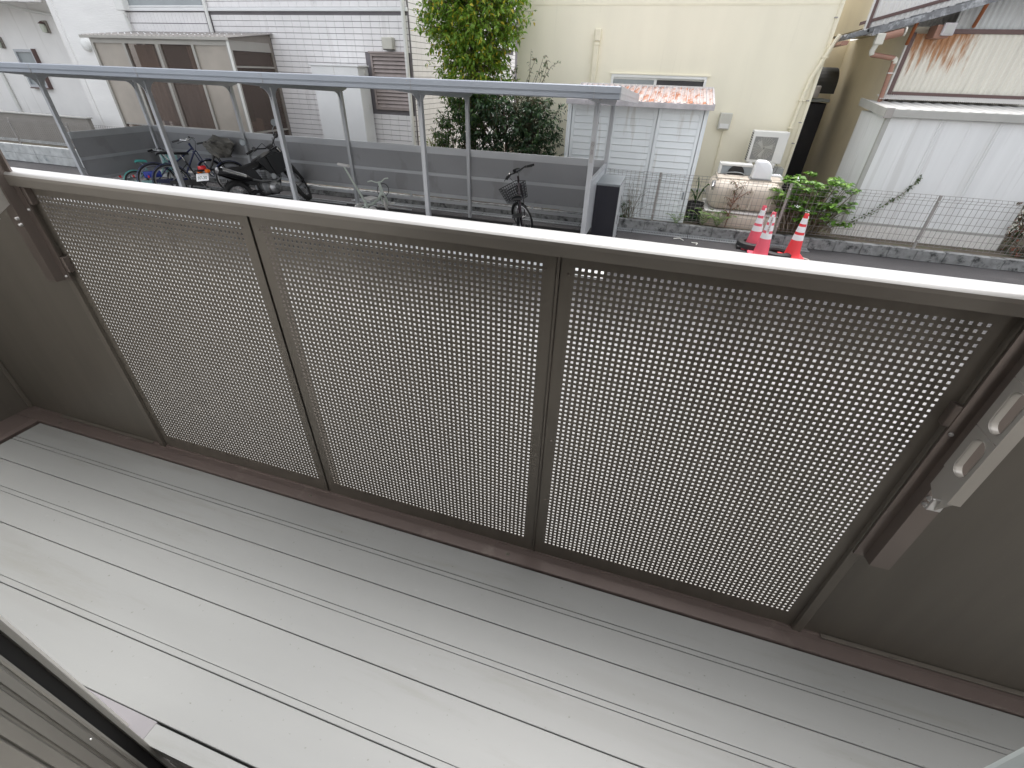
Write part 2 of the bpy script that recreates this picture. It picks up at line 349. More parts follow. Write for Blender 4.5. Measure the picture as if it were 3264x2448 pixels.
# kerb of concrete blocks
kerb = tag(bpy.data.objects.new('kerb', None), kind='structure'); COL.objects.link(kerb)
kb = MB(); kb.cbox(0, .394, 7.985, 8.1, 0.0, .17, .006); kb0 = None
for i in range(62):
    x = -11.2 + i * .4
    if x > 7.6: break
    if kb0 is None: kb0 = kb.build('kerb_block', 'kerb', kerb); o = kb0
    else: o = inst(kb0, (0, 0, 0), kerb)
    o.location = (x, rng.uniform(-.003, .003), rng.uniform(-.004, .004))
kb = MB(); kb.cbox(0, .794, 7.985, 8.1, 0, .2, .006); kb.cbox(.0, .794, 7.99, 8.1, .206, .42, .006); kb1 = None
for i in range(12):
    x = -20.9 + i * .8
    if kb1 is None: kb1 = kb.build('kerb_block', 'kerbpale', kerb); o = kb1
    else: o = inst(kb1, (0, 0, 0), kerb)
    o.location = (x, rng.uniform(-.004, .004), 0)
# drain grating
dg = thing('drain_grating', 'galvanised drain grating strip along the foot of the kerb', 'drain')
g = MB()
for yy in (7.765, 7.955): g.box(0, .99, yy - .012, yy + .012, -.02, .014)
for yy in (7.82, 7.90): g.box(0, .99, yy - .004, yy + .004, -.02, .011)
for k in range(34): g.box(.01 + k * .029, .018 + k * .029, 7.777, 7.943, -.02, .010)
g0 = None
for i in range(9):
    x = -6.2 + i * 1.0
    if g0 is None: g0 = g.build('grating', 'galv', dg); o = g0
    else: o = inst(g0, (0, 0, 0), dg)
    o.location = (x, 0, 0)
b = MB(); b.box(-6.2, 2.8, 7.75, 7.97, .0015, .0035); b.build('channel', 'black', dg)
lid = thing('drain_cover', 'square galvanised drain cover in the asphalt beside the traffic cones', 'drain cover', (2.2, 7.68, 0))
b = MB(); b.box(2.06, 2.36, 7.53, 7.83, .0, .014); b.build('frame', 'galv', lid)
for k in range(6):
    b = MB(); b.box(2.075 + k * .046, 2.105 + k * .046, 7.545, 7.815, .0155, .022); b.build('bar', 'galv', lid)
for i, (x, y, a, L) in enumerate(((.55, 7.62, .5, .12), (.86, 7.50, -.2, .10))):
    b = MB(); b.tube([(x, y, .012), (x + L * math.cos(a), y + L * math.sin(a), .014), (x + L * 1.6 * math.cos(a - .9), y + L * 1.2 * math.sin(a - .9), .012)], .008, 5)
    o = b.build('paper_scrap', 'scrap'); tag(o, ('forked pale scrap lying on the asphalt left of the drain end', 'short straight pale scrap on the asphalt nearer the cones')[i], 'litter', 'pale scraps on the asphalt')

# ================================================================== BALCONY
fl = tag(bpy.data.objects.new('balcony_floor', None), kind='structure'); COL.objects.link(fl)
DZ = .885
def board(y0, y1, grooves, x0=-2.555, x1=2.7):
    # profile across Y with shallow V grooves; y0<y1
    top = [(y0, DZ - .0015), (y0 + .0015, DZ)]
    for gy in sorted(grooves): top += [(gy - .0022, DZ), (gy - .0012, DZ - .004), (gy + .0012, DZ - .004), (gy + .0022, DZ)]
    top += [(y1 - .0015, DZ), (y1, DZ - .0015)]
    m = MB(); m.prism([(y0, DZ - .02)] + [(y1, DZ - .02)] + top[::-1], 'x', x0, x1); return m.build('floor_board', 'deck', fl)
board(-.2990, -.075, (-.180, -.197)); board(-.5305, -.3012, (-.409, -.427)); board(-.6985, -.5328, (-.682,)); board(-.8405, -.7008, ())
b = MB(); b.box(-2.7, 2.7, -.86, .03, .80, DZ - .024); b.build('floor_base', 'black', fl)
b = MB(); b.box(-2.6, -.884, -.888, -.8425, .80, DZ - .001); b.build('sill_plate', 'lilac', fl)
b = MB(); b.prism([(-.882, -.8465), (2.6, -.8465), (2.6, -.889), (-.882, -.889)], 'z', .80, DZ + .0005); b.build('sill_plate', 'deck', fl)

rl = thing('balcony_railing', 'brown balcony railing with perforated metal panels and top rail painted sky-bright', 'railing')
# perforated plate: 55 x 70 square holes, 15 mm pitch
def perf_mesh():
    NX, NZ, P, H, T = 55, 70, .015, .00355, .002
    xs = [-.0375]; zs = []
    for i in range(NX): xs += [i * P - H, i * P + H]
    xs.append(.81 + .0375)
    zs = [.8925]
    for j in range(NZ): zs += [.965 + j * P - H, .965 + j * P + H]
    zs.append(2.05)
    nx, nz = len(xs), len(zs); X = np.array(xs); Z = np.array(zs)
    G = np.array([[(x, 0, z) for x in X] for z in Z]).reshape(-1, 3); G2 = G.copy(); G2[:, 1] = T
    N = len(G); idx = lambda j, i: j * nx + i
    F = []
    for j in range(nz - 1):
        if j % 2 == 0:
            F.append([idx(j, i) for i in range(nx)] + [idx(j + 1, i) for i in range(nx)][::-1])
            continue
        for i in range(0, nx - 1, 2): F.append([idx(j, i), idx(j, i + 1), idx(j + 1, i + 1), idx(j + 1, i)])
    FB = [[k + N for k in f][::-1] for f in F]
    W_ = []
    for j in range(1, nz - 1, 2):
        for i in range(1, nx - 1, 2):
            a, b2, c, d = idx(j, i), idx(j, i + 1), idx(j + 1, i + 1), idx(j + 1, i)
            W_ += [[a, b2, b2 + N, a + N], [b2, c, c + N, b2 + N], [c, d, d + N, c + N], [d, a, a + N, d + N]]
    per = [idx(0, 0), idx(0, nx - 1), idx(nz - 1, nx - 1), idx(nz - 1, 0)]
    me = bpy.data.meshes.new('perforated_panel'); me.from_pydata(np.vstack([G, G2]).tolist(), [], F + FB + W_); me.update(); me.materials.append(M_['panel']); return me
pm = perf_mesh()
for px in (0., -.897, -1.791):
    o = bpy.data.objects.new('perforated_panel', pm); COL.objects.link(o); o.parent = rl; o.location = (px, 0, 0)
# dark mullions behind the seams, edge trims
for x in (-.0435, -.939):
    b = MB(); b.box(x - .022, x + .022, .006, .045, .86, 2.05); b.build('mullion', 'holder', rl)
b = MB(); b.cbox(-.0470, -.0405, -.003, .004, .897, 2.05, .001); b.build('seam_strip', 'panel', rl)
for x0 in (-1.8535, .8465):
    b = MB(); b.cbox(x0, x0 + .026, -.014, .004, .890, 2.045, .002); b.build('trim_post', 'panel', rl)
    b = MB(); b.box(x0 - .006 if x0 < 0 else x0 + .0265, x0 if x0 < 0 else x0 + .0325, -.002, .004, .890, 2.045); b.build('seal_strip', 'black', rl)
b = MB(); b.box(-2.73, -1.860, .0, .006, .885, 2.045); b.build('solid_panel', 'solid', rl)
b = MB(); b.box(.8792, 2.73, .0, .006, .885, 2.045); b.build('solid_panel', 'solid', rl)
b = MB(); b.box(-2.735, -2.729, -.87, .0, .885, 2.045); b.build('side_panel', 'solid', rl)
b = MB(); b.cbox(-2.728, -2.712, -.016, -.001, .897, 2.045, .002); b.build('corner_bead', 'panel', rl)
b = MB(); b.box(2.729, 2.735, -.87, .0, .885, 2.045); b.build('side_panel', 'solid', rl)
# bottom track
b = MB(); b.prism([(-.072, .80), (-.072, .889), (-.070, .8935), (-.030, .8945), (-.028, .8925), (-.008, .8925), (-.006, .8955), (.045, .8955), (.045, .80)], 'x', -2.735, 2.735); b.build('bottom_track', 'track', rl)
b = MB(); b.prism([(-2.735, .80), (-2.735, .8935), (-2.60, .8935), (-2.575, .889), (-2.575, .80)], 'y', -.87, -.0725); b.build('side_track', 'track', rl)
b = MB(); b.cbox(.93, 2.7, -.017, -.002, .896, .9005, .001); b.build('cover_plate', 'panel', rl)
b = MB(); b.cbox(-2.5, -1.90, -.017, -.002, .896, .8995, .001); b.build('cover_plate', 'panel', rl)
# top rail: rounded inner edge, flat top coloured paler to stand for reflected sky
prof = [(-.030, 2.034), (-.031, 2.058), (-.0295, 2.066), (-.026, 2.0715), (-.020, 2.075), (-.010, 2.0775), (.010, 2.079), (.024, 2.0765), (.031, 2.070), (.033, 2.060), (.033, 2.034), (.012, 2.034), (.012, 2.044), (-.012, 2.044), (-.012, 2.034)]
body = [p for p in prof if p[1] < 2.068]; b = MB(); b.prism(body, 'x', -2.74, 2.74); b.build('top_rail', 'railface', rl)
cap = [(-.0296, 2.0663)] + [p for p in prof if p[1] > 2.068] + [(.0325, 2.0663)]; b = MB(); b.prism(cap, 'x', -2.74, 2.74); b.build('rail_top_glare', 'rail', rl, smooth=True, ang=50)
for x in (-2.2, 2.05): b = MB(); b.prism([(p[0] * 1.02, p[1] + .0006) for p in cap], 'x', x - .0012, x + .0012); b.build('rail_joint', 'holder', rl)
b = MB(); b.box(-2.735, 2.735, -.0285, -.012, 2.0335, 2.0338); b.build('rail_lip', 'panel', rl)
for (x, z) in ((-.972, 1.99), (-.912, 1.99), (-.077, 1.99), (-.018, 1.985), (-.977, 1.45), (-.080, 1.46), (-.018, 1.455), (-.08, 1.19), (-.018, 1.19), (-.972, 1.2), (-.91, 1.2)):
    b = MB(); b.lathe([(0, -.0022), (.0028, -.0018), (.0038, 0)], (x, 0, z), 10, 1); b.build('screw', 'holder', rl, True)
for (x, y) in ((-.13, -.045), (.985, -.010), (-2.45, -.05), (-1.0, -.045)):
    b = MB(); b.lathe([(0, .8985), (.004, .898), (.0055, .8955), (.008, .895)], (x, y, .001), 12); b.build('screw', 'panel', rl, True)

# laundry pole holders
def holder(x, zb, mirror, label):
    t = thing('laundry_pole_holder', label, 'pole holder', (x, -.005, zb), 'laundry pole holders on the railing')
    s = -1 if mirror else 1
    H = .95
    pr = [(-.046, -.016), (-.046, -.022), (-.020, -.022), (-.016, -.050), (.030, -.050), (.034, -.022), (.046, -.022), (.046, -.016), (.028, -.016), (.026, -.044), (-.012, -.044), (-.014, -.016)]
    b = MB(); b.prism([(x + s * p[0], p[1]) for p in pr], 'z', zb, zb + H); b.build('post', 'holder', t)
    for zz in ((zb + .03, zb + .26) if mirror else (zb + .45, zb + .72)):
        b = MB(); b.cbox(x - s * .050 - .010, x - s * .050 + .010, -.020, .0, zz, zz + .055, .002); b.build('bracket', 'holder', t)
        b = MB(); b.lathe([(0, -.029), (.004, -.027), (.005, -.023)], (x - s * .036, 0, zz - .015), 10, 1); b.build('screw', 'steel', t, True)
    # folded arm: two plates with flanged oval slots
    xa = (x + .012) if mirror else (x - .028)
    z0, z1, y0, y1 = zb + (.235 if mirror else .285), zb + .945, -.054, -.136
    m = MB(); nsl = 5; pitch = .118; hw, hh = .021, .047; yc = -.096
    ys = [y0, yc + hw, yc - hw, y1]
    # plate with oval holes: build cell by cell
    def ov(zc, k, n=20):
        q = 2 * math.pi * k / n; cx = hw * math.cos(q); cz = (hh - hw) * (1 if math.sin(q) >= 0 else -1) + hw * math.sin(q); return (yc + cx, zc + cz)
    lips = MB()
    zc0 = z0 + .145
    m.quad((xa, y0, z0 + .03), (xa, y1 + .028, z0), (xa, y1, z0 + .05), (xa, y0, z0 + .08)); m.quad((xa, y0, z0 + .08), (xa, y1, z0 + .05), (xa, y1, zc0 - .058), (xa, y0, zc0 - .058))
    for i in range(nsl):
        zc = zc0 + i * pitch
        n = 20; outer = []
        for k in range(n):
            q = 2 * math.pi * k / n; cy, sz = math.cos(q), math.sin(q); sc = min(((y0 - yc) if cy > 0 else (yc - y1)) / max(abs(cy), 1e-6), .058 / max(abs(sz), 1e-6)); outer.append((yc + cy * sc, zc + sz * sc))
        # exact rectangle corners
        vv = []; ff = []
        for k in range(n): vv.append((xa, *outer[k])); vv.append((xa, *ov(zc, k)))
        for k in range(n): ff.append((2 * k, 2 * ((k + 1) % n), 2 * ((k + 1) % n) + 1, 2 * k + 1))
        m.add(vv, ff)
        for sy in (y0, y1):
            for sz in (-.058, .058):
                near = sorted(range(n), key=lambda k: abs(outer[k][0] - sy) + abs(outer[k][1] - zc - sz))[:2]
                m.add([(xa, sy, zc + sz), (xa, *outer[near[0]]), (xa, *outer[near[1]])], [(0, 1, 2)])
        vv = []; ff = []
        for k in range(n): vv.append((xa - s * .004, *ov(zc, k))); vv.append((xa + s * .012, *ov(zc, k)))
        for k in range(n): ff.append((2 * k, 2 * ((k + 1) % n), 2 * ((k + 1) % n) + 1, 2 * k + 1))
        lips.add(vv, ff)
    zt = zc0 + nsl * pitch - .06
    m.quad((xa, y0, zt), (xa, y1, zt), (xa, y1, z1), (xa, y0, z1))
    arm = m.build('arm', 'arm', t)
    sm = arm.modifiers.new('solid', 'SOLIDIFY'); sm.thickness = .0025
    lips.build('slot_lip', 'arm', arm, True)
    b = MB(); b.box(xa - .012, xa + .012, y1 - .003, y1 + .0, z0 + .05, z1); b.build('arm_edge', 'arm', arm)
    b = MB(); b.cbox(xa - .014, xa + .014, y1 + .028, y1 + .034, z0 - .004, z0 + .03, .002); b.build('arm_tip', 'steel', arm)
    for dz in (0, .02):
        b = MB(); b.lathe([(0, -.060), (.005, -.058), (.006, -.050)], (x - s * .008, 0, z0 - .015 - dz), 10, 1); b.build('screw', 'steel', t, True)
    return t
holder(-1.862, 1.715, True, 'laundry pole holder at the left end, standing above the top rail')
holder(.895, 1.32, False, 'laundry pole holder at the right end with a folded slotted arm')

# window of the room: left jamb with ribs, right sash stile
wf = thing('window_frame', 'brown ribbed window jamb close to the camera at lower left', 'window frame', (-.85, -.95, .86))
zz = (.55, 2.98)
b = MB(); b.prism([(-.95, -.888), (-.852, -.888), (-.850, -.890), (-.850, -.8977), (-.95, -.8977)], 'z', *zz); b.build('outer_flange', 'jamb', wf)
b = MB(); b.box(-.95, -.872, -.9212, -.8980, *zz); b.build('groove', 'black', wf)
pr = [(-.95, -.9215), (-.850, -.9215), (-.849, -.925), (-.850, -.929), (-.8535, -.930), (-.8535, -.9335), (-.850, -.9345), (-.850, -.9475), (-.856, -.9495), (-.856, -.953), (-.852, -.955), (-.852, -.9725), (-.857, -.975), (-.857, -.9785), (-.852, -.981), (-.852, -1.0), (-.857, -1.003), (-.852, -1.006), (-.852, -1.05), (-.95, -1.05)]
b = MB(); b.prism(pr, 'z', *zz); b.build('jamb', 'jamb', wf, True, ang=25)
b = MB(); b.lathe([(0, .0035), (.0022, .003), (.0032, .0)], (-.8505, -.9395, 1.095), 12, 0); b.build('screw', 'steel', wf, True)
b = MB(); b.box(-.849, 1.30, -1.0, -.8895, .601, .70); b.build('bottom_track', 'holder', wf)
ws = thing('window_sash', 'pale sliding window sash at the right edge, close to the camera', 'window sash', (.6, -.91, .9))
b = MB(); b.cbox(.3278, .385, -.935, -.900, .905, 2.96, .003); b.build('stile', 'sash', ws)
b = MB(); b.cbox(1.25, 1.3, -.935, -.900, .905, 2.96, .003); b.build('stile', 'sash', ws)
b = MB(); b.box(.386, 1.249, -.934, -.901, .905, .96); b.build('bottom_rail', 'sash', ws)
b = MB(); b.box(.386, 1.249, -.934, -.901, 2.90, 2.955); b.build('top_rail', 'sash', ws)
b = MB(); b.box(.386, 1.249, -.92, -.915, .961, 2.899); b.build('pane', 'glass', ws)
# the apartment wall with the window opening, room behind and the slab above
b = MB(); b.box(-8, -.951, -1.0, -.87, 0, 7); b.box(1.31, 8, -1.0, -.87, 0, 7); b.box(-.951, 1.31, -1.0, -.87, 0, .60); b.box(-.951, 1.31, -1.0, -.87, 2.985, 7)
struct(b.build('apartment_wall', 'extwall'))
b = MB(); x0, x1, y0, y1, z0, z1 = -2.2, 2.4, -5.2, -1.001, .86, 3.3
b.box(x0, x1, y0, y1, z0 - .05, z0); b.box(x0, x1, y0, y1, z1, z1 + .05); b.box(x0 - .05, x0, y0, y1, z0, z1); b.box(x1, x1 + .05, y0, y1, z0, z1); b.box(x0, x1, y0 - .05, y0, z0, z1)
struct(b.build('room', 'roomwall'))

# ================================================================== BICYCLE SHELTER
bs = thing('bicycle_shelter', 'long grey metal bicycle shelter with a flat sloping roof', 'bicycle shelter', (-6, 6.5, 0))
FX = (-.82, -3.34, -5.88, -8.42, -10.95); YF, YR = 5.76, 7.52; XL, XR = -11.75, -.47
def roofz(y): return 2.215 - (y - 4.9) * .052       # underside of the ribs
SL = .052
pr = []
for y, h in corr(4.93, 7.72, .19, .055): pr.append((y, roofz(y) + .012 + h))
b = MB(); b.strip(pr, 'x', XL + .02, XR - .02); o = b.build('roof_sheet', 'aluroof', bs)
b = MB(); b.prism([(4.90, 2.166), (4.882, 2.172), (4.882, 2.210), (4.892, 2.213), (4.892, 2.224), (4.876, 2.228), (4.880, 2.284), (4.890, 2.294), (4.935, 2.290), (4.935, 2.166)], 'x', XL, XR); b.build('front_fascia', 'fascia', bs)
b = MB(); b.box(XL, XR, 7.70, 7.76, 2.06, 2.17); b.build('rear_gutter', 'alu', bs)
for x in (XL - .012, XR): b = MB(); b.prism([(4.90, 2.170), (7.75, 2.03), (7.75, 2.150), (4.90, 2.292)], 'x', x, x + .012); b.build('end_cap', 'alu', bs)
for x in (XR + .012,): b = MB(); b.prism([(4.92, 2.222), (7.73, 2.082), (7.73, 2.089), (4.92, 2.229)], 'x', x, x + .003); b.build('end_cap_bead', 'alu', bs)
for x in (-.75, -3.0, -5.2, -7.4, -9.6): 
    b = MB(); b.box(x - .0012, x + .0012, 4.8745, 4.8815, 2.166, 2.284); b.build('fascia_joint', 'post', bs)
    b = MB(); b.lathe([(0, -.004), (.006, -.002), (.007, .001)], (x - .05, 4.878, 2.265), 8, 1); b.build('bolt', 'post', bs)
def gusset(x, y, zt, r, dirs):
    m = MB()
    for d in dirs:
        pts = [(y, zt), (y + d * r, zt)] + [(y + d * (.035 + (r - .035) * (1 - math.cos(t))), zt - (r + .05) * 1.0 + (r + .05 - .02) * math.sin(t)) for t in np.linspace(math.pi / 2, 0, 8)] + [(y, zt - r - .05)]
        if d < 0: pts = pts[::-1]
        m.prism(pts[::-1], 'x', x - .008, x + .008)
    return m
for x in FX:
    zf, zr = roofz(YF) - .075, roofz(YR) - .075
    b = MB(); b.cbox(x - .034, x + .034, YF - .036, YF + .036, 0, zf, .006); fp = b.build('front_post', 'alu', bs)
    b = MB(); b.cbox(x - .032, x + .032, YR - .034, YR + .034, 0, zr, .006); rp = b.build('rear_post', 'alu', bs)
    b = MB(); b.prism([(4.94, roofz(4.94) - .045), (YF - .1, roofz(YF) - .072), (YR, roofz(YR) - .08), (7.7, roofz(7.7) - .03), (7.7, roofz(7.7)), (4.94, roofz(4.94))], 'x', x - .024, x + .024); b.build('roof_beam', 'alu', bs)
    gm = gusset(x, YF, zf + .012, .20, (-1, 1)); gm.build('bracket', 'alu', fp)
    gm = gusset(x, YR, zr + .012, .16, (-1,)); gm.build('bracket', 'alu', rp)
    for k in range(4):
        b = MB(); b.lathe([(0, .030), (.008, .029), (.009, .024)], (x, YF - .09 + k * .06, zf + .035), 8, 0); b.build('bolt', 'post', fp)
    for k in range(2):
        b = MB(); b.lathe([(0, .040), (.008, .039), (.009, .034)], (x, YF + .01, zf - .10 - k * .12), 8, 0); b.build('bolt', 'post', fp)
    if x == -.82:
        b = MB(); b.box(x - .024, x + .024, YF - .0365 - .0008, YF - .0365, 1.40, 1.66); st = b.build('notice_sticker', 'stickergrey', fp)
        b = MB(); b.torus((x, YF - .0385, 1.625), (0, 1, 0), .021, .0022, 24, 4); b.tube([(x - .014, YF - .0385, 1.639), (x + .014, YF - .0385, 1.611)], .0022, 4); b.tube([(x - .012, YF - .0385, 1.622), (x + .010, YF - .0385, 1.627)], .0018, 4); b.build('no_smoking_mark', 'textgrey', fp)
        rot = Matrix.Rotation(R_(90), 4, 'X')
        text('禁\n煙', .034, 'notice_text', 'textgrey', fp, Matrix.Translation(Vector((x - OFF[bs][0], YF - .0380 - OFF[bs][1], 1.53))) @ rot, .0003)
# wall panels
def wall_run(p0, p1, axis, fixed, n, nm='back'):
    for i in range(n):
        a = p0 + (p1 - p0) * i / n + .035; c = p0 + (p1 - p0) * (i + 1) / n - .035
        def bx(u0, u1, d0, d1, z0, z1, name, m='alu'):
            q = MB(); q.box(*((u0, u1, fixed + d0, fixed + d1) if axis == 'x' else (fixed + d0, fixed + d1, u0, u1)), z0, z1); return q.build(name, m, bs)
        bx(a, c, -.006, .0, .755, 1.085, 'wall_panel', 'alupanel'); bx(a, c, -.006, .0, .385, .70, 'wall_panel', 'alupanel')
        bx(a, c, -.026, .02, 1.15, 1.20, 'top_rail'); bx(a, c, -.018, .014, 1.086, 1.149, 'top_trim')
        bx(a, c, -.020, .014, .70, .754, 'middle_rail'); bx(a, c, -.026, .014, .325, .384, 'bottom_rail'); bx(a, c, -.034, -.0, .215, .265, 'wheel_stop_rail')
        mid = (a + c) / 2; bx(mid - .02, mid + .02, -.024, -.006, .266, .324, 'strut')
for i in range(4): wall_run(FX[i + 1], FX[i], 'x', 7.55, 1)
wall_run(5.80, 7.50, 'y', -10.95, 1)
wx = -.82
b = MB(); b.box(wx - .02, wx + .02, YF + .036, YR - .034, 1.10, 1.16); b.build('end_rail', 'alu', bs)
b = MB(); b.box(wx - .004, wx + .002, YF + .036, YR - .034, .33, 1.10); b.build('end_panel', 'boxside', bs)
# little wheel rails on the ground along the back wall
for (z0, z1, y) in ((.02, .035, 7.34), (.02, .035, 7.46)):
    b = MB(); b.box(-10.6, -6.05 if y < 7.4 else -4.6, y, y + .03, z0, z1); b.build('ground_rail', 'galv', bs)

# ================================================================== CREAM BUILDING
cb = thing('cream_house', 'plain cream rendered building behind the white garden shed', 'building', (0, 10, 0))
YC = 10.0
b = MB()
wx0, wx1, wz0, wz1 = -1.22, .60, 1.55, 2.42
b.box(-3.21, wx0, YC, 16, 0, 5); b.box(wx1, 2.50, YC, 16, 0, 5); b.box(wx0, wx1, YC, 16, 0, wz0); b.box(wx0, wx1, YC, 16, wz1, 5); b.box(wx0, wx1, YC + .3, 16, wz0, wz1)
b.build('wall', 'cream', cb)
b = MB(); b.box(-3.2, 2.49, YC - .004, YC - .0005, 3.475, 3.500); b.build('wall_joint', 'creampipe', cb)
b = MB(); b.box(.7, 2.49, YC - .02, YC - .001, .40, .46); b.build('base_drip', 'corrwhite', cb)
# window
win = MB(); f = .045
win.box(wx0, wx1, YC - .02, YC + .09, wz1 - f, wz1); win.box(wx0, wx1, YC - .02, YC + .09, wz0, wz0 + f); win.box(wx0, wx0 + f, YC - .02, YC + .09, wz0 + f, wz1 - f); win.box(wx1 - f, wx1, YC - .02, YC + .09, wz0 + f, wz1 - f)
wn = win.build('window', 'whitewin', cb)
b = MB(); b.cbox(-.375, -.325, YC + .0, YC + .05, wz0 + f, wz1 - f, .004); b.build('stile', 'whitewin', wn)
b = MB(); b.box(wx0 + f, -.375, YC + .01, YC + .04, wz1 - f - .035, wz1 - f); b.build('sash_rail', 'whitewin', wn)
b = MB(); b.box(-.325, wx1 - f, YC + .045, YC + .07, wz1 - f - .03, wz1 - f); b.build('sash_rail', 'whitewin', wn)
b = MB(); b.box(wx0 + f, -.375, YC + .022, YC + .028, wz0 + f, wz1 - f - .036); b.build('pane', 'greywin', wn)
b = MB(); b.box(-.325, wx1 - f, YC + .052, YC + .058, wz0 + f, wz1 - f - .031); b.build('pane', 'darkwin', wn)
b = MB(); b.cbox(wx0 - .03, wx1 + .04, YC - .03, YC - .0, wz1 + .001, wz1 + .025, .004); b.build('window_drip', 'cream', cb)
# vent riser, meter box and conduit
b = MB(); b.cbox(-1.63, -1.53, YC - .07, YC - .0, 1.6, 2.93, .008); vp = b.build('duct_cover', 'creampipe', cb)
b = MB(); b.cbox(-1.635, -1.515, YC - .085, YC - .0, 2.93, 3.13, .02); b.build('duct_cap', 'creampipe', vp)
b = MB(); b.cbox(-1.625, -1.52, YC - .077, YC - .0, 2.87, 2.90, .006); b.build('duct_ring', 'creampipe', vp)
b = MB(); b.cbox(.99, 1.215, YC - .11, YC - .0, 1.58, 1.86, .015); mb = b.build('meter_box', 'gutterpale', cb)
b = MB(); b.cbox(1.02, 1.185, YC - .118, YC - .1105, 1.60, 1.68, .006); b.build('meter_lid', 'acwhite', mb)
b = MB(); b.tube([(1.12, YC - .02, 1.58), (1.12, YC - .02, .5)], .011, 6); b.build('conduit', 'creampipe', cb, True)
for zz in (1.28, .7): b = MB(); b.cbox(1.10, 1.145, YC - .035, YC - .0, zz, zz + .02, .003); b.build('conduit_clip', 'creampipe', cb)
# refrigerant pipe cover running up to the corner
b = MB(); b.tube([(2.26, 9.72, 1.22), (2.29, YC - .045, 1.3), (2.335, YC - .045, 2.18), (2.37, YC - .045, 2.46), (2.50, YC - .045, 2.85), (2.585, YC - .045, 3.08)], [.03, .034, .034, .034, .034, .036], 8); b.build('refrigerant_pipe', 'creampipe', cb, True)
for (x, z) in ((2.31, 1.65), (2.335, 2.1), (2.47, 2.75)): b = MB(); b.cbox(x - .05, x + .05, YC - .085, YC - .003, z, z + .02, .003); b.build('pipe_clip', 'creampipe', cb)
b = MB(); b.tube([(2.44, YC - .012, .2), (2.44, YC - .012, 4.5)], .009, 5); b.build('cable', 'creampipe', cb)
for zz in (1.4, 1.75, 2.1, 2.6, 3.3): b = MB(); b.cbox(2.415, 2.465, YC - .026, YC - .001, zz, zz + .018, .002); b.build('cable_clip', 'post', cb)

# air conditioner
ac = thing('air_conditioner', 'white outdoor air conditioner unit standing by the cream wall corner', 'air conditioner', (1.92, 9.6, 1.02))
x0, x1, y0, y1, z0, z1 = 1.63, 2.24, 9.5, 9.76, 1.09, 1.62
b = MB(); b.cbox(x0, x1, y0, y1, z0, z1, .012); b.build('casing', 'acwhite', ac)
b = MB(); b.box(x0 + .045, x1 - .17, y0 - .004, y0 - .001, z0 + .05, z1 - .09); gr = b.build('grille_panel', 'acgrille', ac)
cx, cz, rr = x0 + .24, z0 + .25, .17
b = MB()
for k in range(9): b.torus((cx, y0 - .008, cz), (0, 1, 0), .02 + k * .02, .0022, 28, 4)
for k in range(24): q = k * math.pi / 12; b.tube([(cx + .02 * math.cos(q), y0 - .010, cz + .02 * math.sin(q)), (cx + .205 * math.cos(q), y0 - .010, cz + .205 * math.sin(q))], .0016, 4)
b.build('fan_grille', 'gutterpale', ac)
b = MB()
for k in range(3):
    q = k * 2.094 + .3; b.prism([(cx + .03 * math.cos(q), cz + .03 * math.sin(q)), (cx + .15 * math.cos(q - .35), cz + .15 * math.sin(q - .35)), (cx + .16 * math.cos(q + .15), cz + .16 * math.sin(q + .15)), (cx + .03 * math.cos(q + 1.0), cz + .03 * math.sin(q + 1.0))], 'y', y0 - .0058, y0 - .0045)
b.build('fan', 'acblade', ac)
b = MB()
for k in range(13): b.box(x0 - .004, x0 - .0005, y0 + .02, y1 - .04, z0 + .03 + k * .037, z0 + .048 + k * .037)
b.build('side_slot', 'black', ac)
b = MB(); b.cbox(x1 - .16, x1 - .02, y0 - .002, y0 + .004, z0 + .02, z0 + .2, .002); b.build('valve_cover', 'acwhite', ac)
for x in (x0 + .09, x1 - .12): b = MB(); b.cbox(x - .03, x + .03, y0 - .01, y1 + .01, z0 - .075, z0, .008); b.build('foot', 'acwhite', ac)
b = MB(); b.box(x0 + .02, x1 + .1, y0 + .02, y1 + .05, .15, z0 - .076); b.build('stand', 'galv', ac)
b = MB(); b.tube([(x1 - .09, y0 + .06, z0), (x1 - .08, y0 + .0, z0 - .10), (x1 - .10, y0 + .02, z0 - .3)], .008, 6); b.tube([(x1 - .06, y0 + .06, z0), (x1 - .02, y0 + .0, z0 - .06), (x1 - .05, y0 + .03, z0 - .2)], .006, 6); b.build('drain_hose', 'acgrille', ac)

# cream tank with blower and pump
tk = thing('storage_tank', 'bulging cream plastic tank low on the ground behind the mesh fence', 'tank', (1.6, 8.7, .15))
def slab(x0, x1, y0, y1, z0, z1, r, seg=5):
    bm = bmesh.new(); bmesh.ops.create_cube(bm, size=1)
    for w in bm.verts: w.co = ((x0 + x1) / 2 + w.co.x * (x1 - x0), (y0 + y1) / 2 + w.co.y * (y1 - y0), (z0 + z1) / 2 + w.co.z * (z1 - z0))
    bmesh.ops.bevel(bm, geom=bm.edges[:], offset=r, segments=seg, profile=.5, affect='EDGES'); bm.verts.index_update()
    m = MB(); m.add([w.co[:] for w in bm.verts], [[w.index for w in f.verts] for f in bm.faces]); bm.free(); return m
slab(1.0, 2.24, 8.28, 9.25, .42, .92, .2).build('tank_body', 'tank', tk, True, ang=80)
slab(.97, 2.27, 8.22, 9.3, .10, .40, .09).build('tank_base', 'tank', tk, True, ang=80)
b = MB(); b.cbox(1.0, 2.24, 8.235, 9.28, .395, .42, .008); b.build('tank_seam', 'corrwhite', tk)
b = MB(); b.cbox(1.10, 2.2, 8.46, 9.1, .90, .945, .015); b.build('tank_lid', 'tank', tk)
b = MB(); b.cbox(1.02, 1.08, 8.30, 8.45, .80, .90, .02); b.tube([(1.04, 8.27, .87), (1.03, 8.22, .83), (1.04, 8.26, .77)], .014, 8); b.build('tank_latch', 'silver', tk, True)
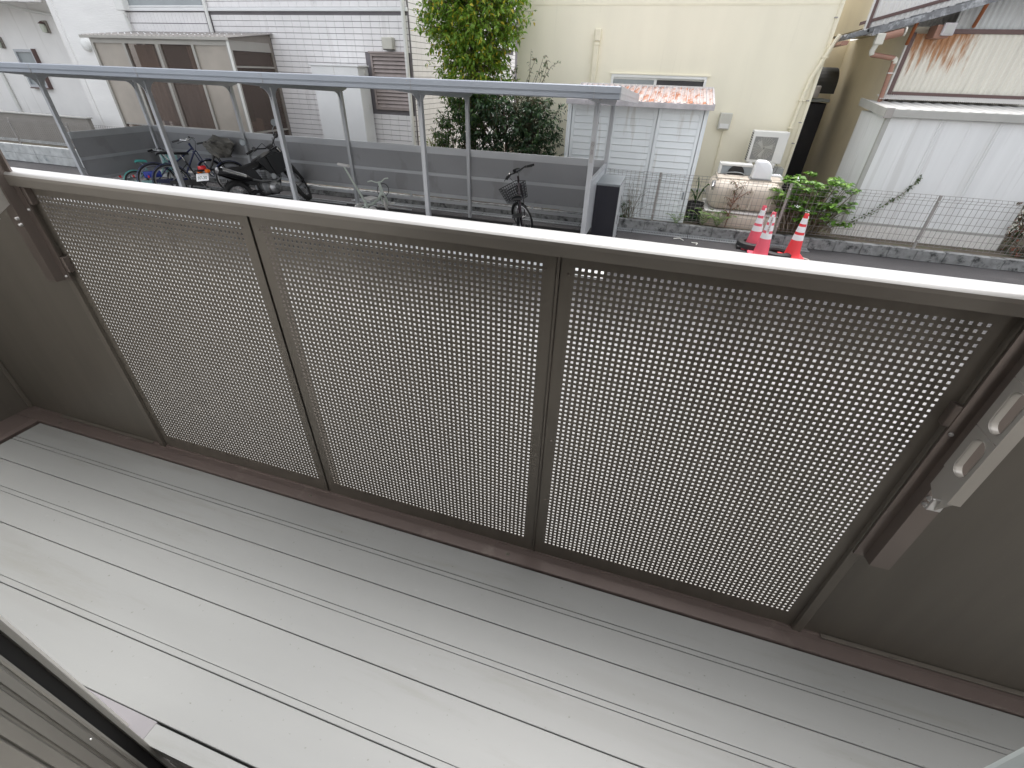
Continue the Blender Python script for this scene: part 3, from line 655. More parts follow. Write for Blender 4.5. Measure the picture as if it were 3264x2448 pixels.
for x in (1.34, 1.72, 2.05): b = MB(); b.cbox(x - .012, x + .012, 8.262, 8.29, .48, .80, .006); b.build('tank_rib', 'tank', tk)
bl = thing('ventilation_fan', 'grey box fan with an open hood lying on the cream tank', 'fan', (1.4, 8.9, .945))
b = MB(); b.cbox(1.12, 1.68, 8.82, 9.06, 1.09, 1.13, .01); b.build('casing_top', 'acwhite', bl)
b = MB(); b.cbox(1.12, 1.16, 8.82, 9.06, .95, 1.09, .006); b.cbox(1.16, 1.68, 9.02, 9.06, .95, 1.09, .004); b.build('casing', 'acwhite', bl)
b = MB(); b.cbox(1.16, 1.68, 8.84, 9.015, .95, 1.089, .004); b.build('front_plate', 'greyblue', bl)
b = MB(); b.lathe([(0, 8.828), (.13, 8.826), (.145, 8.822)], (1.42, 0, .965), 28, 1)
b.xf(lambda p: np.array([p[0], p[1], max(p[2], .951)])); b.build('fan_opening', 'black', bl)
b = MB(); b.torus((1.40, 8.78, .965), (0, .35, 1), .165, .012, 28, 6, flat=.6); b.build('hood_ring', 'greyblue', bl, True)
pmp = thing('pump_cover', 'white moulded pump cover standing on the cream tank', 'pump', (1.8, 8.55, .945))
pp = [(1.655, .955), (1.97, .955), (1.965, 1.10), (1.90, 1.21), (1.84, 1.245), (1.70, 1.245), (1.675, 1.22)]
bm = bmesh.new(); vs = [bm.verts.new((x, 8.47, z)) for x, z in pp]; f0 = bm.faces.new(vs); ex = bmesh.ops.extrude_face_region(bm, geom=[f0])
for w in ex['geom']:
    if isinstance(w, bmesh.types.BMVert): w.co.y += .24
bmesh.ops.recalc_face_normals(bm, faces=bm.faces[:]); bmesh.ops.bevel(bm, geom=bm.edges[:], offset=.025, segments=3, profile=.5, affect='EDGES'); bm.verts.index_update()
b = MB(); b.add([w.co[:] for w in bm.verts], [[w.index for w in f.verts] for f in bm.faces]); bm.free(); b.build('cover', 'plasticwhite', pmp, True, ang=60)
b = MB(); b.box(1.63, 1.99, 8.455, 8.73, .945, .956); b.build('base', 'acgrille', pmp)
b = MB()
for k in range(4): b.torus((2.02 + k * .028, 8.58, 1.02), (1, 0, 0), .022, .008, 12, 6)
b.tube([(1.95, 8.58, 1.02), (2.13, 8.58, 1.015), (2.16, 8.58, .98), (2.16, 8.58, .90)], .02, 8); b.build('pipe', 'plasticwhite', pmp, True)
pt = thing('potted_plant', 'small black pot with a drooping leafy plant beside the tank', 'plant', (.84, 8.55, .15))
b = MB(); b.lathe([(0, .15), (.11, .15), (.15, .44), (.158, .445), (.158, .47), (.14, .47), (.135, .43), (0, .43)], (.84, 8.55, 0), 20); b.build('pot', 'pot', pt, True)
b = MB()
for q, L, h in ((.4, .2, .35), (1.7, .17, .22), (2.9, .19, .25), (4.2, .2, .2), (5.3, .18, .28), (2.2, .1, .45)):
    pts = [(.84, 8.55, .44), (.84 + .4 * L * math.cos(q), 8.55 + .4 * L * math.sin(q), .44 + h * .75), (.84 + .8 * L * math.cos(q), 8.55 + .8 * L * math.sin(q), .44 + h), (.84 + 1.3 * L * math.cos(q), 8.55 + 1.3 * L * math.sin(q), .44 + h * .75)]
    b.tube(pts, [.006, .014, .016, .003], 6, flat=.25)
b.build('leaf', 'leaf_mid', pt)

# ================================================================== WHITE GARDEN SHED
sd = thing('garden_shed', 'white ribbed garden shed with three doors and a rusty pink roof', 'shed', (-.5, 8.8, .15))
YS = 8.25; X0, X1 = -1.66, .66; ZB, ZT = .14, 1.985
b = MB(); b.box(X0, X1, YS + .05, 9.5, ZB, ZT); b.build('body', 'shedwhite', sd)
doors = ((-1.615, -.905), (-.895, -.135), (-.125, .605))
for i, (a, c) in enumerate(doors):
    yd = YS + (.0 if i != 1 else .022)
    m = MB(); m.box(a, c, yd, yd + .02, ZB + .04, ZT - .02)
    o = m.build('door', 'shedwhite', sd)
    fr = MB(); fr.cbox(a, a + .055, yd - .012, yd - .001, ZB + .04, ZT - .02, .004); fr.cbox(c - .055, c, yd - .012, yd - .001, ZB + .04, ZT - .02, .004)
    fr.cbox(a + .055, c - .055, yd - .012, yd - .001, ZT - .10, ZT - .02, .004); fr.cbox(a + .055, c - .055, yd - .012, yd - .001, ZB + .04, ZB + .17, .004)
    fr.build('door_frame', 'shedwhite', o)
    n = 15; zz0, zz1 = ZB + .17, ZT - .10; p = (zz1 - zz0) / n
    for k in range(n):
        z = zz0 + k * p
        q = MB(); q.prism([(yd - .001, z + .003), (yd - .0135, z + .012), (yd - .002, z + p - .003), (yd - .001, z + p - .001)], 'x', a + .057, c - .057); q.build('slat', 'shedwhite', o)
b = MB(); b.cbox(.56, .585, YS - .022, YS - .0125, .55, .68, .003); b.build('door_handle', 'greyblue', sd)
b = MB(); b.cbox(X0 - .04, X0 + .035, YS - .02, YS + .06, ZB, ZT, .006); b.build('corner_post', 'shedwhite', sd)
b = MB(); b.cbox(X1 - .045, X1 + .02, YS - .02, YS + .06, ZB, ZT, .006); b.build('corner_post', 'shedwhite', sd)
b = MB(); b.box(X0, X1, YS - .03, YS + .04, ZB - .03, ZB + .035); b.build('threshold', 'shedwhite', sd)
# roof: ribbed rusty sheet rising to the back
m = MB(); xs = corr(-1.70, .72, .105, .016); y0, y1, za, zb_ = 8.10, 9.35, 2.035, 2.235
prof0 = [(x, y0, za + h) for x, h in xs]; prof1 = [(x, y1, zb_ + h) for x, h in xs]; n = len(xs)
m.add(prof0 + prof1, [(i, i + 1, n + i + 1, n + i) for i in range(n - 1)]); m.build('roof', 'shedroof', sd)
b = MB(); b.cbox(-1.71, .74, 8.085, 8.115, 1.965, 2.045, .004); b.build('fascia', 'weathered', sd)
b = MB(); b.prism([(8.1, 1.965), (9.36, 2.165), (9.36, 2.255), (8.1, 2.055)], 'x', .715, .735); b.build('verge_board', 'weathered', sd)
for k in range(24):
    b = MB(); b.prism([(8.11, za + .016), (9.35, zb_ + .016), (9.35, zb_ + .034), (8.11, za + .034)], 'x', -1.69 + k * .104, -1.678 + k * .104); b.build('roof_rib', 'weathered', sd)
b = MB(); b.box(-1.7, .72, 9.33, 9.37, zb_ + .0, zb_ + .035); b.build('ridge_strip', 'corrwhite', sd)

# ================================================================== TILED HOUSE
YT = 10.4
th = thing('tiled_house', 'white tiled house with a louvred window behind the bicycle shelter', 'building', (-10, 10.4, 0))
XL2, XR2 = -14.08, -5.88
b = MB(); b.box(XL2, XR2, YT, 24, 0, 7); b.build('wall', 'grout', th)
TW, THh, G = .235, .112, .010
tm = MB(); tm.cbox(0, TW - .006, -.013, -.001, 0, THh - G, .0025); tmesh = tm.mesh('tile'); tmesh.materials.append(M_['tile'])
lou = (-6.90, -5.96, 1.55, 2.66); hea = (-8.26, -6.95, 0, 2.42); snr = (-13.75, -9.72, 0, 2.88)
cand = []
nx = int((XR2 - XL2) / TW); nzl = 31
for j in range(int(3.42 / THh)):
    z = .0 + j * THh
    for i in range(nx):
        x = XR2 - (i + 1) * TW
        if lou[0] - .2 < x < lou[1] and lou[2] - .1 < z < lou[3]: continue
        if snr[0] < x < snr[1] - .1 and z < snr[3] - .05: continue
        if x < -11.35 and z > 2.7: continue
        if z > 3.36: continue
        vis = (z > .85) and not (hea[0] < x < hea[1] - .2 and z < hea[3] - .1)
        cand.append((0 if vis and x > -9.8 else 1, -x + abs(z - 2.4) * .3, x, z))
for j in range(30):
    z = 3.50 + j * THh
    for i in range(nx):
        cand.append((1, 99, XR2 - (i + 1) * TW, z))
cand.sort(); rest = MB(); bx = [(x, y, z) for z in (0, THh - G) for y in (-.013, -.001) for x in (0, TW - .006)]; bf = [(0, 2, 3, 1), (4, 5, 7, 6), (0, 1, 5, 4), (2, 6, 7, 3), (0, 4, 6, 2), (1, 3, 7, 5)]
for k, (p, d, x, z) in enumerate(cand):
    if k < 300 and p == 0:
        o = bpy.data.objects.new('tile', tmesh); COL.objects.link(o); o.parent = th; o.location = (x + 10, rng.uniform(-.001, .001), z)
    else: rest.add(np.array(bx) + V(x, YT, z), bf)
# upright tiles under the upper window, tiles on the receding side wall
for j in range(2):
    for i in range(int(2.7 / .118)):
        rest.add(np.array([(x * .118 / TW - (.004 if x else 0), y, zz * 2 + (.0 if zz == 0 else .006)) for x, y, zz in bx]) + V(-14.06 + i * .118, YT, 2.96 + j * .226), bf)
for j in range(58):
    for i in range(34):
        z = j * THh; y = YT + .05 + i * TW
        if 16.2 < y < 18.1 and 2.9 < z < 4.2: continue
        rest.add(np.array([(XR2 + .001 - yy, x + y, zz + z) for x, yy, zz in bx]), bf)
o = rest.build('tiles', 'tile', th); o['kind'] = 'stuff'
b = MB(); b.cbox(XL2, XR2 + .02, YT - .05, YT - .0, 3.42, 3.49, .008); b.build('belt_course', 'whitepaint', th)
b = MB(); b.box(-13.9, -11.45, YT - .03, YT - .001, 3.50, 4.6); uw = b.build('upper_window', 'greywin', th)
b = MB(); b.cbox(-13.95, -11.4, YT - .05, YT - .0, 3.495, 3.53, .006); b.build('sill', 'whitepaint', uw)
b = MB(); b.box(XR2 + .002, XR2 + .03, 16.2, 18.1, 3.2, 4.1); sw = b.build('side_window', 'greywin', th)
b = MB(); b.box(XR2 + .002, XR2 + .08, 16.1, 18.2, 3.05, 3.19); b.build('sill', 'whitepaint', sw)
# louvred window
lw = MB(); a, c, z0, z1 = lou; f = .05
lw.box(a, c, YT - .07, YT - .0, z1 - f, z1); lw.box(a, c, YT - .07, YT - .0, z0, z0 + f); lw.box(a, a + f, YT - .07, YT - .0, z0 + f, z1 - f); lw.box(c - f, c, YT - .07, YT - .0, z0 + f, z1 - f)
lo = lw.build('louver_window', 'louver', th)
b = MB(); b.box(a + f, c - f, YT - .02, YT - .014, z0 + f, z1 - f); b.build('pane', 'darkwin', lo)
n = 13; p = (z1 - z0 - 2 * f) / n
for k in range(n):
    z = z0 + f + k * p; q = MB(); q.prism([(YT - .066, z + .004), (YT - .058, z), (YT - .026, z + p - .012), (YT - .034, z + p - .006)], 'x', a + f, c - f); q.build('louver_slat', 'louver', lo)
b = MB(); b.cbox(a - .03, c + .03, YT - .10, YT - .0, z1 + .001, z1 + .04, .006); b.build('window_hood', 'louver', lo)
b = MB(); b.cbox(-6.50, -6.24, YT - .16, YT - .0, 2.74, 2.96, .015); vb = b.build('vent_hood', 'gutterpale', th)
b = MB(); b.box(-6.485, -6.255, YT - .15, YT - .03, 2.728, 2.739); b.build('vent_grille', 'black', vb)
b = MB(); b.tube([(-5.95, YT - .07, 0), (-5.95, YT - .07, 6)], .045, 10); b.build('downpipe', 'pvc', th, True)
b = MB(); b.tube([(-11.33, YT - .07, 2.9), (-11.33, YT - .07, 6)], .04, 10); b.build('downpipe', 'pvc', th, True)
b = MB(); b.tube([(-14.0, YT - .08, 2.9), (-14.0, YT - .08, 3.28), (-13.95, YT - .1, 3.34), (-13.97, YT - .12, 3.38)], .042, 10); dpp = b.build('downpipe', 'pvc', th, True)
b = MB(); b.cbox(-14.10, -13.82, YT - .2, YT - .02, 3.42, 4.0, .012); b.build('rainwater_box', 'pvc', dpp)
# white storage cabinet (water heater)
hc = thing('water_heater_cabinet', 'tall white water heater cabinet against the tiled wall', 'water heater', (-7.6, 10.1, .15))
b = MB(); b.cbox(-8.24, -6.98, 9.87, 10.30, .12, 2.39, .012); b.build('casing', 'whitepaint', hc)
b = MB(); b.cbox(-8.27, -6.95, 9.85, 10.32, 2.392, 2.425, .008); b.build('lid', 'whitepaint', hc)
for x in (-7.62,): b = MB(); b.box(x - .003, x + .003, 9.8665, 9.8695, .2, 2.38); b.build('door_joint', 'gutterpale', hc)
for zz in (1.55, 2.26): b = MB(); b.cbox(-6.979, -6.965, 10.12, 10.18, zz, zz + .10, .004); b.build('side_vent', 'acwhite', hc)

# sunroom
sr = thing('sunroom', 'bronze framed glass sunroom projecting from the tiled house', 'sunroom', (-11.7, 9.7, 0))
YF2 = 9.0; xa, xb = -13.80, -9.64; z0, z1 = .25, 2.80
def bar(x0, x1, y0, y1, z0, z1, name='frame_bar', m='sunframe'): q = MB(); q.box(x0, x1, y0, y1, z0, z1); return q.build(name, m, sr)
bar(xa, xb, YF2, YF2 + .08, 2.70, 2.80, 'head_rail'); bar(xa, xb, YF2, YF2 + .08, .15, .27, 'bottom_rail'); bar(xa, xb, YF2 + .02, YF2 + .06, .98, 1.015, 'transom')
for x in (xa, -12.78, -11.75, -10.70, xb - .07): bar(x, x + .07, YF2 - .004, YF2 + .085, .27, 2.70, 'mullion')
bar(-11.80, -11.63, YF2 + .01, YF2 + .075, .27, 2.70, 'door_stile', 'bronze')
for x in (-13.2, -12.2, -11.2, -10.2):
    bar(x, x + .03, YF2 + .03, YF2 + .05, .27, .98, 'glazing_bar')
edges = [xa + .07, -12.78, -12.71, -11.80, -11.63, -10.70, -10.63, xb - .07]
for i in range(0, 8, 2):
    bar(edges[i], edges[i + 1], YF2 + .036, YF2 + .041, 1.016, 2.699, 'pane', 'frost' if i in (0, 6) else 'glass'); bar(edges[i], edges[i + 1], YF2 + .036, YF2 + .041, .271, .979, 'pane', 'glass')
# side
bar(xb - .066, xb - .004, YT - .09, YT - .02, .27, 2.88, 'mullion', 'bronze'); bar(xb - .06, xb - .01, YF2 + .086, YT - .091, 2.62, 2.72, 'head_rail')
bar(xb - .06, xb - .01, YF2 + .086, YT - .091, 2.30, 2.335, 'transom'); bar(xb - .06, xb - .01, YF2 + .086, YT - .091, .96, 1.0, 'transom'); bar(xb - .06, xb - .01, YF2 + .086, YT - .091, .15, .27, 'bottom_rail')
for (c0, c1) in ((.271, .959), (1.001, 2.299), (2.336, 2.619)): bar(xb - .036, xb - .031, YF2 + .087, YT - .092, c0, c1, 'pane', 'glass')
b = MB(); b.tube([(xb + .03, YF2 - .03, .2), (xb + .03, YF2 - .03, 2.82)], .028, 8); b.build('downpipe', 'pvc', sr, True)
b = MB(); b.prism([(YF2 + .0, 2.801), (YT - .02, 2.801), (YT - .02, 2.975), (YF2 + .0, 2.835)], 'x', xb - .06, xb - .01); b.build('gable_panel', 'bronze', sr)
b = MB(); b.prism([(YF2 + .086, 2.721), (YT - .091, 2.721), (YT - .091, 2.80), (YF2 + .086, 2.80)], 'x', xb - .055, xb - .015); b.build('gable_filler', 'sunframe', sr)
# roof with bright bolts
m = MB(); xs = corr(xa - .15, xb + .10, .13, .02, 0, 'sine'); n = len(xs)
m.add([(x, YF2 - .08, 2.84 + h) for x, h in xs] + [(x, YT - .01, 2.99 + h) for x, h in xs], [(i, i + 1, n + i + 1, n + i) for i in range(n - 1)]); m.build('roof', 'sunroof', sr)
b = MB(); b.cbox(xa - .17, xb + .12, YF2 - .10, YF2 - .07, 2.79, 2.85, .006); b.build('gutter', 'sunframe', sr)
for k in range(20):
    for (yy, zz) in ((YF2 + .05, 2.885), (YF2 + .55, 2.93)):
        b = MB(); b.lathe([(0, .012), (.014, .008), (.016, 0)], (xa + .1 + k * .21, yy, zz), 8); b.build('roof_bolt', 'plasticwhite', sr)
# inside: curtains and boxes
def curtain(x0, x1, y, z0, z1, m):
    pr = [(x, y + .02 * math.sin(x * 38) + .012 * math.sin(x * 17)) for x in np.arange(x0, x1, .02)]
    q = MB(); q.strip(pr, 'z', z0, z1); return q.build('curtain', m, sr, True)
curtain(-13.7, -12.85, 9.14, .3, 2.68, 'curtainpale'); curtain(-12.6, -12.05, 9.16, 1.1, 2.68, 'curtain'); curtain(-11.05, -10.68, 9.16, 1.1, 2.68, 'curtain'); curtain(-10.6, -9.75, 9.14, 1.6, 2.68, 'curtainpale')
curtain(-12.7, -11.0, 9.5, .3, 1.9, 'curtain')
bar(xa + .1, xb - .1, YT - .06, YT - .02, .2, 2.8, 'back_wall', 'darkroom'); bar(xa + .1, xb - .1, YF2 + .15, YT - .07, .2, .26, 'floor', 'darkroom')
for i, (x, y, w, h, m) in enumerate(((-9.95, 9.5, .28, 1.25, 'curtain'), (-10.35, 9.7, .3, 1.5, 'pot'), (-9.9, 9.95, .3, 1.9, 'darkroom'), (-10.8, 9.6, .5, 1.35, 'boxdark'), (-9.92, 9.3, .2, .85, 'gutterbrown'))):
    bar(x - w / 2, x + w / 2, y - .15, y + .15, .27, h, 'stored_box', m)
bar(-10.15, -9.75, 9.35, 9.36, 1.2, 1.6, 'green_cloth', 'leaf_dark')

# round vent on the stuccoed house, stuccoed house
sh = thing('stucco_house', 'pale stuccoed house with two wall lamps at the far left', 'building', (-17, 10.4, 0))
b = MB(); b.box(-16.75, XL2 - .002, YT + .0, 24, 0, 7); b.build('front_wall', 'stucco', sh)
b = MB(); b.cbox(-16.78, -16.58, YT - .02, YT + .05, 0, 7, .01); b.build('corner_board', 'stuccoflat', sh)
b = MB(); b.box(-34, -16.76, 11.3, 24, 0, 7); b.build('recessed_wall', 'stuccoflat', sh)
b = MB(); b.lathe([(0, YT - .11), (.10, YT - .11), (.135, YT - .085), (.14, YT - .02), (.15, YT)], (-15.90, 0, 2.68), 24, 1); b.build('round_vent', 'pvc', sh, True)
b = MB(); b.box(-34, -17.35, 10.4, 11.3, 3.70, 3.80); ev = b.build('eave', 'stuccoflat', sh)
b = MB(); b.cbox(-34, -17.30, 10.3, 10.42, 3.62, 3.75, .01); b.build('gutter', 'pvc', ev)
b = MB(); b.cbox(-17.65, -17.0, 10.25, 10.42, 3.60, 3.95, .01); b.build('gutter_end', 'corrwhite', ev)
b = MB(); b.tube([(-19.3, 10.5, 3.66), (-19.1, 10.9, 3.58), (-18.9, 11.22, 3.50), (-17.9, 11.24, 3.40), (-17.5, 11.24, 3.32), (-17.4, 11.24, 3.0), (-17.4, 11.24, 0)], .04, 8); b.build('downpipe', 'pvc', sh, True)
b = MB(); b.tube([(-21.6, 11.25, 0), (-21.6, 11.25, 3.6)], .05, 8); b.build('downpipe', 'pvc', sh, True)
for (x, z) in ((-18.55, 3.14), (-20.9, 2.73)):
    b = MB(); b.cbox(x - .09, x + .09, 11.24, 11.30, z - .16, z + .14, .02); lp = b.build('wall_lamp', 'bronze', sh)
    b = MB(); b.lathe([(0, -.14), (.06, -.12), (.075, 0), (.06, .07), (0, .09)], (x, 11.18, z - .02), 14); b.build('lamp_shade', 'lampglass', lp, True)
    b = MB(); b.lathe([(0, .13), (.085, .07), (.09, .06)], (x, 11.18, z), 14); b.build('lamp_cap', 'browntrim', lp, True)
x0, x1, z0, z1 = -20.4, -19.55, 1.55, 2.56
q = MB(); f = .07
q.box(x0, x1, 11.2, 11.3, z1 - f, z1); q.box(x0, x1, 11.2, 11.3, z0, z0 + f); q.box(x0, x0 + f, 11.2, 11.3, z0 + f, z1 - f); q.box(x1 - f, x1, 11.2, 11.3, z0 + f, z1 - f); sw2 = q.build('small_window', 'alu', sh)
b = MB(); b.box(x0 + f, x1 - f, 11.25, 11.26, z0 + f, z1 - f); b.build('pane', 'greywin', sw2)
b = MB(); b.box(x1 + .001, x1 + .03, 11.18, 11.3, z0 - .03, z1 + .02); b.box(x0, x1, 11.18, 11.3, z0 - .035, z0 - .001); b.build('window_trim', 'browntrim', sw2)
lwl = thing('low_screen_wall', 'low grey brown screen wall behind the mesh fence at far left', 'wall', (-19, 9.75, .15))
b = MB(); b.box(-24, -16.15, 9.7, 9.8, .22, .93); b.build('screen_panel', 'screenwall', lwl)
b = MB(); b.cbox(-24, -16.12, 9.66, 9.84, .931, .965, .006); b.build('coping', 'shedgrey', lwl)
b = MB(); b.box(-24, -16.15, 9.68, 9.82, .10, .219); b.build('footing', 'kerbpale', lwl)

# ================================================================== CORRUGATED HOUSE (right)
ch = thing('corrugated_house', 'old house clad in rust streaked corrugated sheet at upper right', 'building', (5, 11, 0))
YH = 10.0
m = MB(); pr = [(x, YH - h) for x, h in corr(3.69, 9.5, .078, .014, 0, 'trap')]; m.strip(pr, 'z', .15, 3.105); m.build('front_wall', 'rustwall', ch)
m = MB(); pr = [(x, YH + .01 - h) for x, h in corr(4.2, 9.5, .078, .014, 0, 'trap')]
xs = [p[0] for p in pr]; top = [min(3.17 + .285 * (x - 3.3) , 9) for x in xs]; n = len(xs)
m.add([(p[0], p[1], 3.17) for p in pr] + [(p[0], p[1], t) for p, t in zip(pr, top)], [(i, i + 1, n + i + 1, n + i) for i in range(n - 1)]); m.build('gable_wall', 'corrpale', ch)
b = MB(); b.cbox(3.9, 9.5, YH - .03, YH + .02, 3.106, 3.168, .004); b.build('brown_band', 'browntrim', ch)
b = MB(); b.cbox(3.655, 3.715, YH - .02, YH + .05, .15, 3.12, .004); b.build('corner_trim', 'browntrim', ch)
b = MB(); b.cbox(3.63, 3.6545, YH - .012, YH + .05, .15, 3.12, .003); b.build('corner_flashing', 'corrwhite', ch)
b = MB(); b.cbox(3.72, 9.5, YH - .035, YH - .015, 2.235, 2.30, .004); b.build('lower_trim', 'browntrim', ch)
b = MB(); b.box(3.66, 9.5, YH + .055, 16, 0, 3.2); b.build('side_wall', 'beigewall', ch)
b = MB(); b.box(2.55, 3.66, 13.7, 13.9, 0, 3.4); b.build('rear_wing_wall', 'beigewall', ch)
# upper storey
m = MB(); pr = [(x, 10.5 - h) for x, h in corr(3.10, 9.5, .078, .012, 0, 'trap')]; m.strip(pr, 'z', 3.1, 4.6); m.build('upper_wall', 'corrwhite', ch)
b = MB(); b.box(3.05, 9.5, 10.52, 13.2, 3.21, 4.6); b.build('upper_side_wall', 'beigewall', ch)
b = MB(); b.cbox(3.07, 3.115, 10.47, 10.53, 3.1, 4.6, .004); b.build('upper_corner_trim', 'browntrim', ch); b = MB(); b.cbox(3.035, 3.069, 10.475, 10.53, 3.1, 4.6, .003); b.build('upper_corner_flashing', 'corrwhite', ch)
# sloping tiled roof edge: rises to the right
sl_, xe, ze, YV = .285, 2.62, 2.985, 9.62
def rz(x): return ze + sl_ * (x - xe)
b = MB(); b.add([(xe, YV, rz(xe)), (9.6, YV, rz(9.6)), (9.6, 10.47, rz(9.6)), (xe, 10.47, rz(xe)), (xe, YV, rz(xe) + .03), (9.6, YV, rz(9.6) + .03), (9.6, 10.47, rz(9.6) + .03), (xe, 10.47, rz(xe) + .03)], [(0, 3, 2, 1), (4, 5, 6, 7), (0, 1, 5, 4), (1, 2, 6, 5), (2, 3, 7, 6), (3, 0, 4, 7)]); b.build('roof_deck', 'rooftile', ch)
for k in range(26):
    x = xe + k * .265 ; x2 = x + .29
    for j in range(3):
        y = YV - .01 + j * .27
        b = MB(); a_ = .035 + .006 * (k % 2)
        pts = []
        for t in range(5):
            u = t / 4; yy = y + u * .26; hh = .045 + .02 * math.cos(2 * math.pi * u)
            pts.append((yy, hh))
        v = [(x, yy, rz(x) + hh + .02) for yy, hh in pts] + [(x2, yy, rz(x2) + hh - .002) for yy, hh in pts] + [(x, yy, rz(x) + .03) for yy, hh in pts] + [(x2, yy, rz(x2) + .0) for yy, hh in pts]
        f = [(i, i + 1, 6 + i, 5 + i) for i in range(4)] + [(10 + i, 11 + i, i + 1, i) for i in range(4)] + [(0, 5, 15, 10)]
        b.add(v, f); b.build('roof_tile', 'rooftile', ch)
m = MB(); m.add([(xe + .35, YV - .02, rz(xe + .35) - .035), (9.6, YV - .02, rz(9.6) - .035), (9.6, YV - .02, rz(9.6) + .06), (xe + .35, YV - .02, rz(xe + .35) + .06), (xe + .35, YV + .02, rz(xe + .35) - .035), (9.6, YV + .02, rz(9.6) - .035), (9.6, YV + .02, rz(9.6) + .06), (xe + .35, YV + .02, rz(xe + .35) + .06)], [(0, 1, 2, 3), (7, 6, 5, 4), (3, 2, 6, 7), (0, 4, 5, 1), (0, 3, 7, 4), (1, 5, 6, 2)]); m.build('verge_flashing', 'vergeroof', ch)
m = MB(); m.add([(2.95, YV + .88, rz(2.95) + .16), (9.6, YV + .88, rz(9.6) + .16), (9.6, YV + .88, rz(9.6) + .21), (2.95, YV + .88, rz(2.95) + .21), (2.95, YV + .86, rz(2.95) + .16), (9.6, YV + .86, rz(9.6) + .16), (9.6, YV + .86, rz(9.6) + .21), (2.95, YV + .86, rz(2.95) + .21)], [(0, 3, 2, 1), (4, 5, 6, 7), (3, 7, 6, 2), (0, 1, 5, 4)]); m.build('apron_trim', 'browntrim', ch)
b = MB(); b.prism([(xe - .06, 2.93), (xe - .04, 2.91), (xe + .04, 2.92), (xe + .06, 2.97), (xe + .02, 2.98), (xe - .05, 2.97)], 'y', YV - .02, 10.5); b.build('eave_board', 'gutterbrown', ch)
m = MB(); m.tube([(3.40, YV + .01, 3.10), (3.16, YV + .02, 3.04)], .055, 10); m.build('gutter', 'gutterbrown', ch, True)
m = MB(); m.lathe([(0, -.012), (.06, -.01), (.065, .01), (0, .012)], (3.42, YV, 3.105), 14, 0); m.build('gutter_end', 'gutterpale', ch, True)
b = MB(); b.cbox(3.05, 3.17, YV - .04, YV + .08, 2.93, 3.08, .012); hp = b.build('hopper', 'gutterpale', ch)
b = MB(); b.tube([(3.10, YV + .02, 2.95), (3.07, YV + .02, 2.84), (3.09, YV + .03, 2.80)], .04, 10); b.build('hopper_elbow', 'gutterpale', hp, True)
b = MB(); b.tube([(3.09, YV + .03, 2.80), (3.47, YV + .15, 2.76)], .036, 10); b.tube([(3.49, YV + .16, 2.75), (3.53, YV + .17, 2.1), (3.53, YV + .17, .2)], .036, 10); dp = b.build('downpipe', 'gutterbrown', ch, True)
b = MB(); b.tube([(3.46, YV + .15, 2.763), (3.50, YV + .16, 2.74), (3.505, YV + .16, 2.69)], .042, 10); b.build('elbow', 'gutterpale', dp, True)
b = MB(); b.cbox(3.46, 3.56, YV + .12, YV + .22, 2.55, 2.565, .003); b.build('pipe_clip', 'steel', dp)
# bracket, struts and beam end below the roof
b = MB(); b.cbox(3.86, 4.06, YV + .05, YH - .02, 3.03, 3.20, .006); b.build('box_bracket', 'gutterbrown', ch)
b = MB(); b.cbox(3.93, 4.09, YV - .01, YV + .045, 3.06, 3.22, .006); sq = b.build('square_bracket', 'weathered', ch); b = MB(); b.box(3.955, 4.065, YV - .015, YV - .0105, 3.085, 3.195); b.build('bracket_face', 'shedgrey', sq)
for x in (3.60, 4.42): b = MB(); b.tube([(x - .03, YV + .1, rz(x) - .02), (x + .03, YH - .03, rz(x) - .30)], .028, 6); b.build('strut', 'rustwood', ch)
b = MB(); b.cbox(5.15, 5.6, YV - .10, YH - .02, 3.42, 3.56, .008); b.build('beam_end', 'rustwood', ch)
# wall awning strip of small corrugated sheet above the shed roof
m = MB(); xs = corr(3.50, 5.65, .03, .012, 0, 'sine'); n = len(xs)
m.add([(x, 9.72, 2.185 + h) for x, h in xs] + [(x, 9.96, 2.245 + h) for x, h in xs], [(i, i + 1, n + i + 1, n + i) for i in range(n - 1)]); m.build('corrugated_awning', 'corrwhite', ch)

# gap between the houses: boiler with hood
bo = thing('boiler', 'dark boiler with a curved vent hood in the gap between houses', 'boiler', (2.9, 12.6, .15))
b = MB(); b.cbox(2.62, 3.30, 12.2, 12.9, .15, 2.02, .02); b.build('cabinet', 'boxdark', bo)
b = MB(); b.cbox(2.60, 3.33, 12.15, 12.95, 2.04, 2.10, .01); b.build('cabinet_top', 'greyblue', bo)
pr = [(12.2, 2.2), (12.2, 2.35)] + [(12.2 + .5 * (1 - math.cos(t)), 2.35 + .33 * math.sin(t)) for t in np.linspace(.2, math.pi / 2, 7)] + [(12.9, 2.68), (12.9, 2.2)]
b = MB(); b.prism(pr, 'x', 2.72, 3.36); b.build('vent_hood', 'pot', bo)
b = MB(); b.cbox(2.70, 3.05, 12.05, 12.19, 2.12, 2.34, .02); b.build('hood_outlet', 'weathered', bo)

